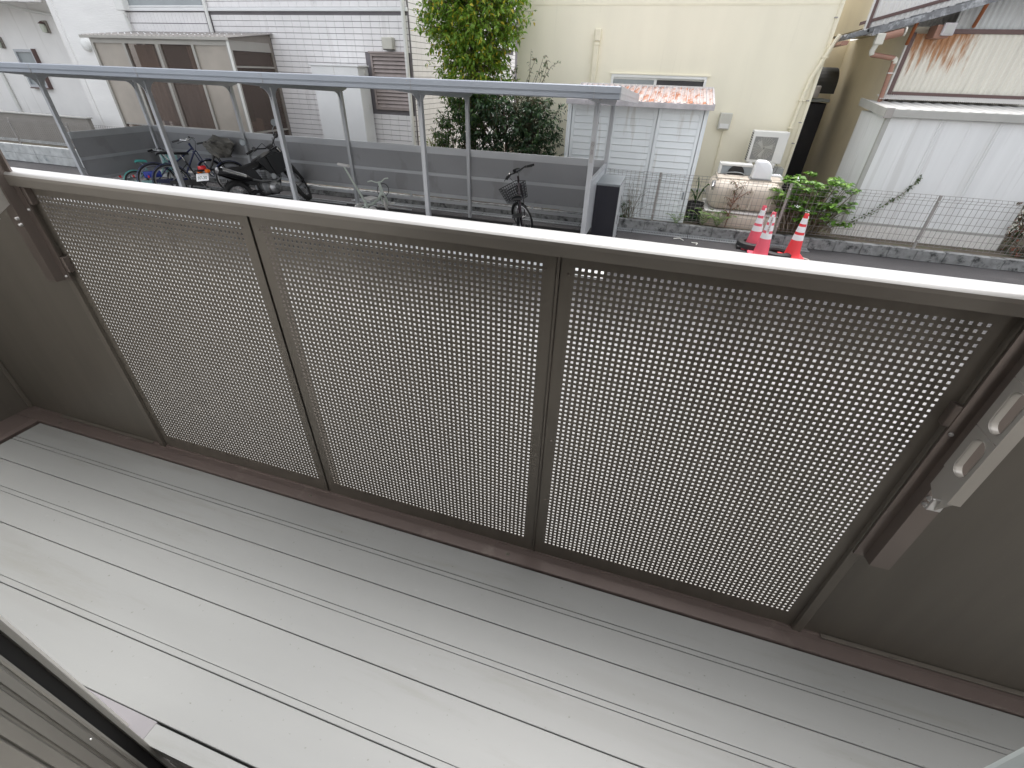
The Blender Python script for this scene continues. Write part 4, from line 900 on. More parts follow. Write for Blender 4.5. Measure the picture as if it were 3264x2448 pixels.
# ================================================================== GREY METAL SHED (right)
ms = thing('metal_shed', 'pale grey sheet metal shed with a low ribbed roof', 'shed', (4.5, 9.2, .1))
YM, xa, xb = 8.6, 3.34, 5.74
def sheet(x0, x1, z0, z1, m='metalshed'):
    q = MB(); q.add([(x0, YM, z0), (x1, YM, z0), (x1, YM, z1), (x0, YM, z1), (x0, YM + .02, z0), (x1, YM + .02, z0), (x1, YM + .02, z1), (x0, YM + .02, z1)], [(0, 1, 2, 3), (7, 6, 5, 4), (3, 2, 6, 7), (0, 4, 5, 1), (0, 3, 7, 4), (1, 5, 6, 2)])
    return q.build('wall_sheet', m, ms)
sx = [xa + .06, 4.11, 4.87, xb]
for i in range(3):
    sheet(sx[i] + .006, sx[i + 1] - .006, .36, 1.98)
    x = sx[i + 1]; q = MB(); q.prism([(x - .028, YM - .001), (x - .02, YM - .012), (x - .008, YM - .012), (x - .004, YM - .004), (x + .004, YM - .004), (x + .008, YM - .012), (x + .02, YM - .012), (x + .028, YM - .001)], 'z', .36, 1.98)
    if i < 2: q.build('seam_rib', 'metalshed', ms)
for x in (3.72, 4.5, 5.3): q = MB(); q.prism([(x - .02, YM - .001), (x - .012, YM - .004), (x + .012, YM - .004), (x + .02, YM - .001)], 'z', .36, 1.98); q.build('panel_crease', 'metalshed', ms)
b = MB(); b.box(xa + .02, xb, YM + .021, 9.95, .1, 2.0); b.build('body', 'metalshed', ms)
b = MB(); b.cbox(xa, xa + .065, YM - .012, YM + .06, .15, 1.99, .006); b.build('corner_post', 'shedgrey', ms)
b = MB(); b.cbox(xa + .066, xb, YM - .02, YM - .003, .33, .40, .004); b.build('lower_flashing', 'shedgrey', ms)
m = MB(); pr = [(x, YM - .03 - h) for x, h in corr(xa - .1, xb, .045, .010, 0, 'sine')]; m.strip(pr, 'z', .02, .36); m.build('base_sheet', 'corrwhite', ms)
for (ya, yb) in ((8.68, 9.28), (9.29, 9.9)):
    b = MB(); b.box(xa + .008, xa + .019, ya, yb, .15, 1.99); b.build('side_sheet', 'metalshed', ms)
b = MB(); b.cbox(xa - .03, xb, YM - .06, YM - .021, 1.975, 2.085, .006); b.build('front_gutter', 'shedgrey', ms)
b = MB(); b.prism([(YM - .06, 1.975), (9.98, 2.075), (9.98, 2.19), (YM - .06, 2.09)], 'x', xa - .06, xa - .031); b.build('verge_gutter', 'shedgrey', ms)
b = MB(); b.cbox(xa - .065, xa + .05, YM - .075, YM - .05, 1.96, 2.10, .006); b.build('gutter_joint', 'post', ms)
m = MB(); xs = corr(xa - .03, xb, .16, .014); n = len(xs)
m.add([(x, YM - .03, 2.075 + h) for x, h in xs] + [(x, 9.97, 2.155 + h) for x, h in xs], [(i, i + 1, n + i + 1, n + i) for i in range(n - 1)]); m.build('roof_sheet', 'shedroofgrey', ms)

# ================================================================== MESH FENCE
def fence(x0, nspan, name_label, base, zt, first_post=True):
    t = thing('mesh_fence', name_label, 'fence', (x0, 8.05, 0))
    P = 2.12
    wm = MB()
    for k in range(int(P / .075)):
        x = .02 + k * .075
        wm.tube([(x, 0, base + .05), (x, 0, zt - .09), (x, -.03, zt - .05), (x, -.005, zt)], .0030, 4, cap=False)
    z = base + .06
    for z in [base + .06, base + .10] + list(np.arange(base + .20, zt - .12, .118)) + [zt - .09, zt - .045, zt - .002]:
        yo = -.03 if abs(z - zt + .045) < .01 else -.004
        wm.tube([(.0, yo, z), (P - .02, yo, z)], .0032, 4, cap=False)
    first = None
    for i in range(nspan):
        if first is None: first = wm.build('wire_panel', 'wire', t, local=True); o = first
        else: o = inst(first, (0, 0, 0), t)
        o.location = (i * P + .01, 0, 0)
    for i in range(nspan + 1):
        q = MB(); q.cbox(x0 + i * P - .020, x0 + i * P + .020, 8.055, 8.085, base - .02, zt, .004); pst = q.build('post', 'post', t)
        for zz in (zt - .1, base + .12): q = MB(); q.cbox(x0 + i * P - .012, x0 + i * P + .012, 8.038, 8.056, zz, zz + .02, .003); q.build('clip', 'steel', pst)
    return t
fence(-2.01, 4, 'low welded mesh fence on the kerb in front of both sheds', .17, 1.0)
fence(-20.86, 4, 'low welded mesh fence on the pale kerb at far left', .42, 1.03)

# ================================================================== VEGETATION
def leaves(P, D, L, Wd, droop=.25, fold=.18):
    """P base points, D directions (unit), per-leaf length; two-blade folded leaves as separate islands"""
    n = len(P); P = np.asarray(P); D = np.asarray(D); D = D / (np.linalg.norm(D, axis=1, keepdims=True) + 1e-9)
    Lr = L * rng.uniform(.7, 1.25, n)[:, None]; up = rng.normal(0, .35, (n, 3)) + V(0, 0, 1)
    S = np.cross(D, up); S /= np.linalg.norm(S, axis=1, keepdims=True) + 1e-9; U = np.cross(S, D)
    w = Wd * Lr
    a = P; t = P + D * Lr - U * Lr * droop; mid = P + D * Lr * .5 - U * Lr * droop * .25
    l1 = mid + S * w * .5 + U * Lr * fold * .5; r1 = mid - S * w * .5 + U * Lr * fold * .5
    Vv = np.stack([a, l1, t, r1, mid], 1).reshape(-1, 3)
    F = []
    for i in range(n):
        k = i * 5; F += [(k, k + 1, k + 4), (k + 4, k + 1, k + 2), (k, k + 4, k + 3), (k + 4, k + 2, k + 3)]
    m = MB(); m.v = [Vv]; m.f = F; m.n = len(Vv); return m
def crown(ells, ntwig, per, twlen, leafL, leafW, droop=.3, bare=0.):
    """twigs starting inside ellipsoids and growing outwards; returns leaf builder and twig polylines"""
    P = []; D = []; tw = []
    vol = np.array([e[3] * e[4] * e[5] for e in ells]); pr_ = vol / vol.sum()
    for k in range(ntwig):
        e = ells[rng.choice(len(ells), p=pr_)]; c = V(*e[:3]); r = V(*e[3:6])
        d = rng.normal(0, 1, 3); d /= np.linalg.norm(d); rad = rng.uniform(.25, 1) ** .5
        p = c + d * r * rad; g = d * V(1, 1, .7) + V(0, 0, .35) + rng.normal(0, .35, 3); g /= np.linalg.norm(g)
        L = twlen * rng.uniform(.6, 1.4); q = [p]
        for j in range(4):
            g = g + V(0, 0, -.06) + rng.normal(0, .12, 3); g /= np.linalg.norm(g); q.append(q[-1] + g * L / 4)
        tw.append(q)
        for j in range(per):
            u = (j + rng.uniform(0, .8)) / per * 4; i = min(int(u), 3); base = q[i] + (q[i + 1] - q[i]) * (u - i)
            side = rng.normal(0, 1, 3); side -= side.dot(g) * g; side /= np.linalg.norm(side) + 1e-9
            P.append(base); D.append(side * .8 + g * .55 + V(0, 0, -.25))
    return leaves(np.array(P), np.array(D), leafL, leafW, droop), tw
def plant(name, label, cat, loc, ells, ntwig, per, twlen, leafL, leafW, lm_, trunk=None, trunk_r=.05, bark='bark', group=None, droop=.3, twr=.004):
    t = thing(name, label, cat, loc, group)
    lv, tw = crown(ells, ntwig, per, twlen, leafL, leafW, droop); lv.build('crown' if trunk_r > .03 else 'foliage', lm_, t)
    b = MB()
    for q in trunk or []:
        b.tube(q[0], q[1], 7)
    base = trunk[0][0][-1] if trunk else loc
    for q in tw[::3]:
        s = np.array(q[0]); b.tube([s - (s - V(*ells[0][:3])) * .35 - V(0, 0, .1), s, *q[1:]], [twr * 1.8, twr * 1.3, twr, twr, twr * .8, twr * .6], 4, cap=False)
    b.build('trunk' if trunk_r > .03 else 'stem', bark, t, True)
    return t
plant('broadleaf_tree', 'tall bright green tree rising above the shelter roof', 'tree', (-3.9, 9.25, .15),
      [(-3.98, 9.25, 3.35, .78, .6, .75), (-3.75, 9.2, 3.0, .62, .5, .65), (-3.85, 9.2, 2.5, .55, .45, .45), (-3.35, 9.2, 3.35, .45, .4, .5), (-4.45, 9.3, 3.25, .4, .4, .5), (-4.0, 9.25, 4.2, .9, .7, .7), (-4.1, 9.25, 2.15, .5, .4, .4), (-3.55, 9.2, 2.2, .35, .35, .4)], 1650, 12, .30, .094, .46, 'leaf_bright',
      [([(-3.9, 9.25, .1), (-3.92, 9.25, 1.0), (-3.95, 9.25, 2.0), (-3.9, 9.25, 2.8), (-4.0, 9.25, 4.2)], [.075, .065, .055, .04, .015]), ([(-3.93, 9.25, 1.7), (-4.25, 9.25, 2.6), (-4.5, 9.3, 3.5)], [.04, .028, .01]), ([(-3.92, 9.25, 1.8), (-3.6, 9.22, 2.6), (-3.35, 9.2, 3.4)], [.04, .025, .01]), ([(-3.93, 9.25, 2.1), (-3.8, 9.1, 3.2), (-3.7, 9.1, 3.9)], [.03, .02, .01])], .07)
plant('dark_shrub', 'dense dark green broadleaf shrub behind the shelter back wall', 'shrub', (-2.9, 8.95, .15),
      [(-3.1, 8.95, 1.35, .75, .45, .55), (-2.55, 8.95, 1.3, .5, .4, .5), (-3.6, 9.0, 1.5, .5, .4, .45), (-2.35, 8.9, 1.65, .33, .3, .25), (-3.0, 8.95, 1.85, .6, .4, .25), (-2.4, 8.9, .9, .4, .35, .4)], 760, 10, .26, .088, .44, 'leaf_dark',
      [([(-3.0, 8.95, .1), (-3.05, 8.95, .8), (-3.1, 8.95, 1.5)], [.05, .04, .02]), ([(-3.0, 8.95, .4), (-2.6, 8.95, 1.1), (-2.4, 8.9, 1.6)], [.035, .025, .01]), ([(-3.0, 8.95, .5), (-3.5, 9.0, 1.2), (-3.7, 9, 1.7)], [.035, .025, .01])], .04)
plant('mid_green_shrub', 'mid green shrub under the tree, left of the dark shrub', 'shrub', (-4.1, 9.0, .15),
      [(-4.05, 9.0, 1.6, .38, .35, .5), (-4.3, 9.1, 1.25, .35, .3, .35), (-3.7, 8.9, 1.75, .4, .3, .35)], 220, 10, .24, .085, .42, 'leaf_mid', [([(-4.0, 9.0, .1), (-4.02, 9.0, 1.0), (-4.05, 9.0, 1.8)], [.03, .02, .01])], .03)
def whip(name, label, loc, stems, lm_, leafL, leafW, per, bark='stem', cat='shrub'):
    t = thing(name, label, cat, loc); b = MB(); P = []; D = []
    for q in stems:
        q = [V(*p) for p in q]; b.tube(q, list(np.linspace(.009, .002, len(q))), 5)
        for j in range(per):
            u = .25 + .75 * j / per; k = u * (len(q) - 1); i = min(int(k), len(q) - 2); p = q[i] + (q[i + 1] - q[i]) * (k - i); g = q[i + 1] - q[i]; g /= np.linalg.norm(g)
            sd_ = rng.normal(0, 1, 3); sd_ -= sd_.dot(g) * g; sd_ /= np.linalg.norm(sd_); P.append(p); D.append(sd_ + g * .4 + V(0, 0, -.35))
    b.build('stem', bark, t, True); leaves(np.array(P), np.array(D), leafL, leafW, .35).build('foliage', lm_, t); return t
st = []
for k in range(17):
    x = -2.75 + rng.normal(0, .12); tip = V(-2.75 + rng.uniform(-.35, .55), 8.85 + rng.uniform(-.2, .2), rng.uniform(2.1, 2.72)); base = V(x, 8.9, 1.3)
    st.append([base, base * .6 + tip * .4 + rng.normal(0, .04, 3), base * .3 + tip * .7 + rng.normal(0, .05, 3), tip, tip + V(rng.uniform(-.05, .12), 0, -.02)])
st += [[(-2.6, 8.9, 1.5), (-2.4, 8.88, 2.2), (-2.2, 8.86, 2.5), (-2.02, 8.85, 2.58)], [(-2.7, 8.9, 1.4), (-2.62, 8.88, 2.3), (-2.6, 8.86, 2.75)]]
whip('twiggy_shrub', 'sparse twiggy shrub with small leaves against the cream wall', (-2.75, 8.9, .15), st, 'leaf_twig', .075, .40, 17)
plant('yellow_green_shrub', 'low yellow green shrub beside the tiled wall drainpipe', 'shrub', (-4.75, 9.1, .15), [(-4.78, 9.1, 1.0, .22, .2, .26), (-4.62, 9.1, .9, .2, .2, .25)], 80, 9, .14, .05, .5, 'leaf_yellow', [([(-4.75, 9.1, .1), (-4.75, 9.1, 1.)], [.012, .006])], .012)
plant('fine_leaf_shrub', 'loose grey green shrub between the tree and the drainpipe', 'shrub', (-4.35, 9.15, .15), [(-4.4, 9.15, 1.15, .34, .25, .38), (-4.2, 9.1, .95, .35, .25, .3)], 90, 9, .22, .06, .36, 'leaf_twig', [([(-4.35, 9.15, .1), (-4.35, 9.15, 1.2)], [.014, .006])], .014)
# hydrangea: big leaves in rosettes on canes
hy = thing('hydrangea_bush', 'leafy hydrangea bush spilling over the mesh fence behind the cones', 'shrub', (2.7, 8.4, .15))
P = []; D = []; b = MB(); fl_ = MB()
for k in range(150):
    u = rng.uniform(0, 2 * math.pi); rr = rng.uniform(0, 1) ** .5
    tx = 2.68 + .66 * rr * math.cos(u) ; ty = 8.28 + .34 * rr * math.sin(u); tz = .28 + (.95 - .25 * rr) * rng.uniform(.12, 1) + (.10 if tx < 2.6 else 0) * rng.uniform(0, 1)
    base = V(2.68 + .3 * rr * math.cos(u), 8.4 + .1 * math.sin(u), .15); tip = V(tx, ty, tz)
    midp = base * .45 + tip * .55 + V(0, 0, .06); b.tube([base, midp, tip], [.006, .005, .003], 5)
    g = tip - midp; g /= np.linalg.norm(g); a0 = rng.uniform(0, 6.28)
    for j in range(9):
        q = a0 + j * 2.39996; el = .25 + .09 * (8 - j); P.append(tip - g * .012 * (8 - j) * .8); D.append(V(math.cos(q), math.sin(q), el - .35 + rng.uniform(-.15, .15)))
leaves(np.array(P), np.array(D), .105, .62, .22, .12).build('foliage', 'leaf_hyd', hy); b.build('cane', 'stem', hy)
for (x, y, z) in ((2.42, 7.98, .66), (2.30, 8.1, 1.06), (2.6, 8.0, .60)):
    for k in range(9): fl_.lathe([(0, -.008), (.012, 0), (0, .008)], (x + rng.normal(0, .018), y + rng.normal(0, .015), z + rng.normal(0, .014)), 5)
fl_.build('flower_head', 'plasticwhite', hy)
# ferns
def fern(loc, n, L, label):
    t = thing('fern', label, 'fern', loc, 'ferns rooted on the kerb'); P = []; D = []; b = MB()
    for k in range(n):
        q = 2 * math.pi * k / n + rng.uniform(-.3, .3); l = L * rng.uniform(.75, 1.1); pts = [V(*loc)]
        for j in range(1, 9):
            u = j / 8; pts.append(V(*loc) + V(math.cos(q) * l * u * .75, math.sin(q) * l * u * .5 - .03 * u, l * (1.35 * u - .75 * u * u)))
        b.tube(pts, list(np.linspace(.003, .001, 9)), 4)
        for j in range(1, 9):
            g = pts[j] - pts[j - 1]; g /= np.linalg.norm(g); s_ = np.cross(g, V(0, 0, 1)); s_ /= np.linalg.norm(s_)
            for h in (.0, .5):
                for sg in (-1, 1): P.append(pts[j] * (1 - h) + pts[j - 1] * h); D.append(s_ * sg + g * .35)
    leaves(np.array(P), np.array(D), .06 * L / .4, .3, .1, .05).build('frond', 'leaf_fern', t); b.build('stem', 'leaf_fern', t)
fern((1.27, 8.13, .17), 7, .42, 'larger pale fern standing in front of the cream tank')
fern((.55, 8.08, .15), 6, .30, 'small fern drooping over the kerb beside the white shed')
fern((1.02, 8.16, .17), 6, .42, 'pale fern at the left end of the cream tank')
# reddish stem plant in front of the tank
st = []
for k in range(9):
    z = .3 + k * .07; q = rng.uniform(0, 6.28); st.append([(1.42, 8.17, z), (1.42 + .06 * math.cos(q), 8.17 + .03 * math.sin(q), z + .07), (1.42 + .15 * math.cos(q), 8.17 + .05 * math.sin(q), z + .10)])
st += [[(1.41, 8.17, .17), (1.42, 8.17, .5), (1.43, 8.17, .85), (1.42, 8.17, 1.0)], [(1.43, 8.17, .55), (1.52, 8.17, .8), (1.55, 8.17, .98)], [(1.42, 8.17, .6), (1.60, 8.15, .78), (1.68, 8.15, .83)]]
whip('reddish_stem_plant', 'thin upright plant with reddish brown leaves before the tank', (1.42, 8.17, .17), st, 'leaf_nandina', .06, .3, 12, 'redstem', 'plant')
# bare twigs at the shed door
t = thing('bare_twigs', 'tangle of bare grey twigs in front of the white shed door', 'shrub', (-.28, 8.17, .17)); b = MB()
for k in range(18):
    p = V(-.28 + rng.normal(0, .05), 8.16, .17); q = [p]; g = V(rng.normal(0, .35), rng.normal(0, .1), 1)
    for j in range(6): g = g + rng.normal(0, .25, 3) * V(1, .3, .4); g /= np.linalg.norm(g); q.append(q[-1] + g * .11 * rng.uniform(.6, 1.3))
    b.tube(q, list(np.linspace(.0045, .0015, 7)), 4)
b.build('twig', 'stem', t)
plant('ground_weed', 'small green weed at the foot of the shed beside the black cabinet', 'plant', (-.42, 8.16, .15), [(-.42, 8.16, .30, .08, .05, .14)], 26, 8, .07, .035, .5, 'leaf_mid', [([(-.42, 8.16, .15), (-.42, 8.16, .32)], [.005, .003])], .005, 'stem')
# climbing vine on the grey shed and plant at right edge
vn = thing('climbing_vine', 'thin ivy strand climbing diagonally up the grey shed wall', 'vine', (3.6, 8.56, .3))
pts = [V(3.42, 8.55, .42)]; 
ctrl = [(3.42, 8.45, .40), (3.62, 8.52, .50), (3.78, 8.56, .62), (3.90, 8.57, .76), (4.02, 8.575, .88), (4.10, 8.58, .98), (4.16, 8.585, 1.10), (4.18, 8.585, 1.17)]
b = MB(); b.tube(ctrl, .004, 5); b.build('stem', 'stem', vn)
P = []; D = []
for k in range(110):
    u = (rng.uniform(0, 1) ** 1.15) * (len(ctrl) - 1.01); i = int(u); p = V(*ctrl[i]) + (V(*ctrl[i + 1]) - V(*ctrl[i])) * (u - i); sp = .03 * (1 - u / 9)
    P.append(p + rng.normal(0, sp, 3) * V(1, .15, 1)); D.append(V(rng.normal(0, 1), -.7, rng.normal(0, 1)))
leaves(np.array(P), np.array(D), .042, .8, .1).build('foliage', 'leaf_ivy', vn)
plant('red_leaf_shrub', 'dark shrub with a few red leaves at the right edge', 'shrub', (6.05, 8.5, .15), [(6.12, 8.5, .45, .34, .3, .45), (6.0, 8.6, .75, .3, .3, .25), (6.3, 8.5, .85, .35, .3, .3)], 260, 9, .18, .065, .42, 'leaf_red', [([(6.1, 8.5, .1), (6.1, 8.5, .8)], [.02, .008])], .02)
lvv = []
for k in range(260): lvv.append((rng.uniform(.7, 1.02), rng.uniform(8.2, 8.7), .16 + rng.uniform(0, .14)))
o = leaves(np.array(lvv), rng.normal(0, 1, (260, 3)) + V(0, 0, .5), .05, .5).build('ground_cover', 'leaf_dark'); o['kind'] = 'stuff'

# ================================================================== TRAFFIC CONES
def cone(x, y, label, red, base=True, lab_rot=0., tilt=0):
    t = thing('traffic_cone', label, 'traffic cone', (x, y, 0), 'traffic cones by the kerb')
    H, R0, R1 = .70, .118, .030
    rr = lambda z: R0 + (R1 - R0) * (z - .035) / (H - .035)
    b = MB(); b.cbox(x - .18, x + .18, y - .18, y + .18, 0, .03, .012); b.build('base', red, t)
    b = MB(); b.lathe([(rr(.03) + .004, .03)] + [(rr(z), z) for z in np.linspace(.035, H, 12)] + [(R1 - .006, H + .002), (R1 - .008, H - .05)], (x, y, 0), 32); c = b.build('body', red, t, True, ang=50)
    for z0, z1 in ((.30, .385), (.425, .51), (.55, .635)):
        b = MB(); b.lathe([(rr(z) + .0012, z) for z in np.linspace(z0, z1, 4)], (x, y, 0), 32); b.build('reflective_band', 'reflwhite', t, True)
    # vertical label wrapped on the side
    a0 = lab_rot; b = MB(); zs = np.linspace(.36, .67, 8); vv = []; ff = []
    for z in zs:
        for da in (-1, 0, 1): w = .019; aa = a0 + da * w / rr(z); vv.append((x + (rr(z) + .004) * math.cos(aa), y + (rr(z) + .004) * math.sin(aa), z))
    for i in range(7):
        for k in range(2): ff.append((i * 3 + k, i * 3 + k + 1, i * 3 + 4 + k, i * 3 + 3 + k))
    b.add(vv, ff); lb = b.build('label', 'label', t)
    sl2 = math.atan2(R0 - R1, H - .035)
    zc = .515; ctr = Vector(((rr(zc) + .0055) * math.cos(a0), (rr(zc) + .0055) * math.sin(a0), zc))
    mtx = Matrix.Translation(ctr) @ Matrix.Rotation(a0 + math.pi / 2, 4, 'Z') @ Matrix.Rotation(math.pi / 2 - sl2, 4, 'X')
    text('所\n属\n会\n社\n以\n外\n駐\n禁', .030, 'label_text', 'textred', t, mtx, .0003, .95)
    return t
cone(1.85, 7.62, 'faded traffic cone standing in the black rubber ring', 'conepink', lab_rot=-.75)
cone(1.93, 7.20, 'faded pink traffic cone nearest the railing with its label turned left', 'conepink', lab_rot=-1.75)
cone(2.42, 7.32, 'bright red traffic cone at the right of the three', 'conered', lab_rot=-.45)
for i, (x, y, lab) in enumerate(((1.85, 7.62, 'black rubber cone weight around the leftmost traffic cone'), (2.20, 7.36, 'flat black rubber cone weight lying between the right two cones'))):
    t = thing('cone_weight', lab, 'cone weight', (x, y, 0), 'black rubber cone weights')
    b = MB(); b.lathe([(.15, .032), (.135, .05), (.15, .085), (.20, .095), (.245, .075), (.255, .0), (.15, .0), (.15, .032)], (x, y, .0 if i else .032), 28); b.build('ring', 'rubber', t, True, ang=50)
    b = MB()
    for k in range(4): q = k * 1.57 + .5; b.cbox(x + .25 * math.cos(q) - .035, x + .25 * math.cos(q) + .035, y + .25 * math.sin(q) - .035, y + .25 * math.sin(q) + .035, .0, .05, .01)
    b.build('lug', 'rubber', t)
b = MB(); b.tube([(2.5 + .18 * math.cos(q), 7.24 + .12 * math.sin(q), .012) for q in np.linspace(-1.2, 2.2, 18)], .009, 6); o = b.build('hose_loop', 'hose', None, True); tag(o, 'curved piece of pale hose on the ground behind the red cone', 'hose')

# black cabinet at the shelter end
bc = thing('black_cabinet', 'black cabinet with a grey lid at the right end of the shelter', 'cabinet', (-.63, 7.05, 0))
b = MB(); b.box(-.812, -.452, 6.635, 7.46, .02, .965); b.build('body', 'boxside', bc)
b = MB(); b.box(-.815, -.455, 6.62, 6.634, .02, .965); b.build('front_door', 'boxdark', bc)
b = MB(); b.cbox(-.825, -.445, 6.61, 7.48, .966, 1.0, .006); b.build('lid', 'boxgrey', bc)
b = MB(); b.cbox(-.4515, -.44, 6.62, 6.66, .02, .965, .004); b.build('front_trim', 'boxside', bc)
for (ya, z0, z1) in ((7.25, .45, .72), (7.05, .30, .45), (7.38, .05, .22)): b = MB(); b.cbox(-.4515, -.4475, ya, ya + .03, z0, z1, .001); b.build('side_slot', 'black', bc)

# ================================================================== BICYCLES
def place(root, x, y, hdg, lean):
    root.matrix_world = Matrix.Translation((x, y, 0)) @ Matrix.Rotation(R_(hdg), 4, 'Z') @ Matrix.Rotation(R_(-lean), 4, 'X')
def L(m, name, mt, parent, smooth=True): return m.build(name, mt, parent, smooth, local=True)
def steerfn(pivot, ang, rake):
    ax = Vector((-math.sin(rake), 0, math.cos(rake))); Rm = np.array(Matrix.Rotation(ang, 3, ax)); pv = V(*pivot)
    return lambda p: Rm @ (np.asarray(p) - pv) + pv
def wheel(parent, cx, r, tyre_m='rubber', rim_m='silver', wr=.017, fn=None, name='rear_wheel', spokes=24):
    idn = (lambda p: p) if fn is None else fn
    m = MB(); m.torus((cx, 0, r), (0, 1, 0), r - wr, wr, 40, 8); m.xf(idn); w = L(m, name, tyre_m, parent)
    m = MB(); m.torus((cx, 0, r), (0, 1, 0), r - 2 * wr - .006, .010, 40, 6, flat=1.3); m.xf(idn); L(m, 'rim', rim_m, w)
    m = MB()
    for k in range(spokes):
        q = 2 * math.pi * k / spokes; s = .028 if k % 2 else -.028; m.tube([(cx + .02 * math.cos(q + .6), s, r + .02 * math.sin(q + .6)), (cx + (r - 2 * wr - .008) * math.cos(q), 0, r + (r - 2 * wr - .008) * math.sin(q))], .0013, 3, cap=False)
    m.tube([(cx, -.05, r), (cx, .05, r)], .018, 10); m.tube([(cx, -.065, r), (cx, .065, r)], .008, 6); m.xf(idn); L(m, 'spokes', 'chrome', w)
    return w
def bicycle(label, pos, hdg, lean, r=.33, wb=1.08, fm='bikeblack', fender_m=None, steer=20, basket=None, seat_z=.86, bar_z=1.03, style='step', seat_m='bikeblack', grip_m='bikeblack', bar_w=.29, group='bicycles in the shelter', rim='silver', bar_m='chrome', extra=None, tyre='rubber'):
    t = thing('bicycle', label, 'bicycle', (0, 0, 0), group)
    k = r / .33
    hb = V(wb - .20 * k, 0, bar_z - .22); ht = V(wb - .27 * k, 0, bar_z - .02); bb = V(.44 * wb, 0, r - .04); st_ = V(.27 * wb, 0, seat_z - .06); fa = V(wb, 0, r); ra = V(0, 0, r)
    rake = math.atan2(hb[0] - ht[0], ht[2] - hb[2]); sf = steerfn(hb, R_(steer), rake)
    wheel(t, 0, r, tyre, rim); wheel(t, wb, r, tyre, rim, fn=sf, name='front_wheel')
    m = MB(); T = .016 * max(k, .75)
    m.tube([hb - (hb - ht) * .1, ht * .75 + hb * .25], T * 1.3, 10)
    m.tube([bb, st_ + (bb - st_) * .18], T, 10)
    if style == 'step':
        mid = V(.60 * wb, 0, r + .13 * k); m.tube([hb + (ht - hb) * .25, hb * .55 + mid * .45 + V(0, 0, -.03), mid, bb + V(.0, 0, .16 * k), bb + (st_ - bb) * .38], T * 1.15, 10)
        m.tube([hb + (ht - hb) * .05, hb * .5 + bb * .5 + V(.02, 0, -.04), bb], T * 1.15, 10)
    else:
        m.tube([hb + (ht - hb) * .3, bb + (st_ - bb) * .62], T, 10); m.tube([hb, bb], T * 1.1, 10)
    for s in (-1, 1):
        m.tube([bb + V(-.02, s * .03, 0), ra + V(0, s * .055, 0)], T * .6, 8); m.tube([bb + (st_ - bb) * .72 + V(0, s * .02, 0), ra + V(0, s * .055, 0)], T * .55, 8)
    L(m, 'frame', fm, t)
    m = MB()
    for s in (-1, 1): m.tube([hb + V(.015, s * .045, -.01), fa * .5 + hb * .5 + V(-.01, s * .052, -.02), fa + V(0, s * .05, 0)], T * .65, 8)
    m.tube([hb + V(0, -.05, -.005), hb + V(0, .05, -.005)], T, 8); m.xf(sf); L(m, 'fork', fm, t)
    for cx, fn, a0, a1 in ((0, None, -.05, 2.9), (wb, sf, .75, 3.0)):
        m = MB(); n = 18; vv = []; ff = []
        for i in range(n + 1):
            q = a0 + (a1 - a0) * i / n
            for j, (yy, dr) in enumerate(((-.027, .006), (-.02, .018), (0, .022), (.02, .018), (.027, .006))): vv.append((cx - (r + dr) * math.cos(q) * (1 if cx else 1), yy, r + (r + dr) * math.sin(q)))
        for i in range(n):
            for j in range(4): ff.append((i * 5 + j, i * 5 + j + 1, i * 5 + 6 + j, i * 5 + 5 + j))
        m.add(vv, ff); m.tube([(cx - (r + .01) * math.cos(.35), .03, r + (r + .01) * math.sin(.35)), (cx, .055, r)], .003, 4)
        if fn: m.xf(fn)
        L(m, 'mudguard', fender_m or fm, t)
    # bars
    m = MB(); tz = bar_z; c = ht + V(.02, 0, .02)
    m.tube([ht, c + V(0, 0, .02)], T * .8, 8)
    m.tube([(c[0] - .13 * k, -bar_w, tz), (c[0] - .03, -bar_w * .62, tz + .02), (c[0] + .03, -.06, tz - .01), (c[0] + .03, .06, tz - .01), (c[0] - .03, bar_w * .62, tz + .02), (c[0] - .13 * k, bar_w, tz)], .011, 8); m.xf(sf); hbar = L(m, 'handlebar', bar_m, t)
    for s in (-1, 1):
        m = MB(); m.tube([(c[0] - .14 * k, s * (bar_w + .005), tz), (c[0] - .06, s * (bar_w - .11), tz + .014)], .018, 8); m.xf(sf); L(m, 'grip', grip_m, hbar)
        m = MB(); m.tube([(c[0] - .01, s * (bar_w - .13), tz + .012), (c[0] + .035, s * (bar_w - .10), tz - .005), (c[0] - .04, s * (bar_w + .01), tz - .03)], .006, 5); m.xf(sf); L(m, 'brake_lever', 'bikeblack', hbar)
        m = MB(); m.tube([(c[0] + .0, s * (bar_w - .13), tz), (c[0] + .09, s * .10, tz - .05), (c[0] + .06, s * .03, tz - .22), hb + V(.02, s * .03, -.02)], .004, 5); m.xf(sf); L(m, 'cable', 'bikeblack', hbar)
    m = MB(); m.lathe([(0, .03), (.02, .024), (.026, .008), (.02, 0)], (c[0] - .01, bar_w * .5, tz + .018), 12); m.xf(sf); L(m, 'bell', 'chrome', hbar)
    # saddle
    m = MB(); sx, sz = st_[0] - .02, seat_z
    prof = [(-.13, .085, -.01), (-.10, .10, .01), (-.03, .09, .012), (.05, .05, .006), (.13, .026, 0), (.155, .012, -.01)]; vv = []; ff = []
    for (dx, hw, dz) in prof:
        for j in range(7): a = math.pi * j / 6; vv.append((sx + dx * max(k, .75), hw * k ** .5 * math.cos(a), sz + dz - .03 + .035 * math.sin(a)))
        for j in range(3): vv.append((sx + dx * max(k, .75), hw * .5 * (j - 1), sz + dz - .045))
    for i in range(len(prof) - 1):
        o_ = i * 10; ring = list(range(7)) + [9, 8, 7]
        for j in range(10): ff.append((o_ + ring[j], o_ + ring[(j + 1) % 10], o_ + 10 + ring[(j + 1) % 10], o_ + 10 + ring[j]))
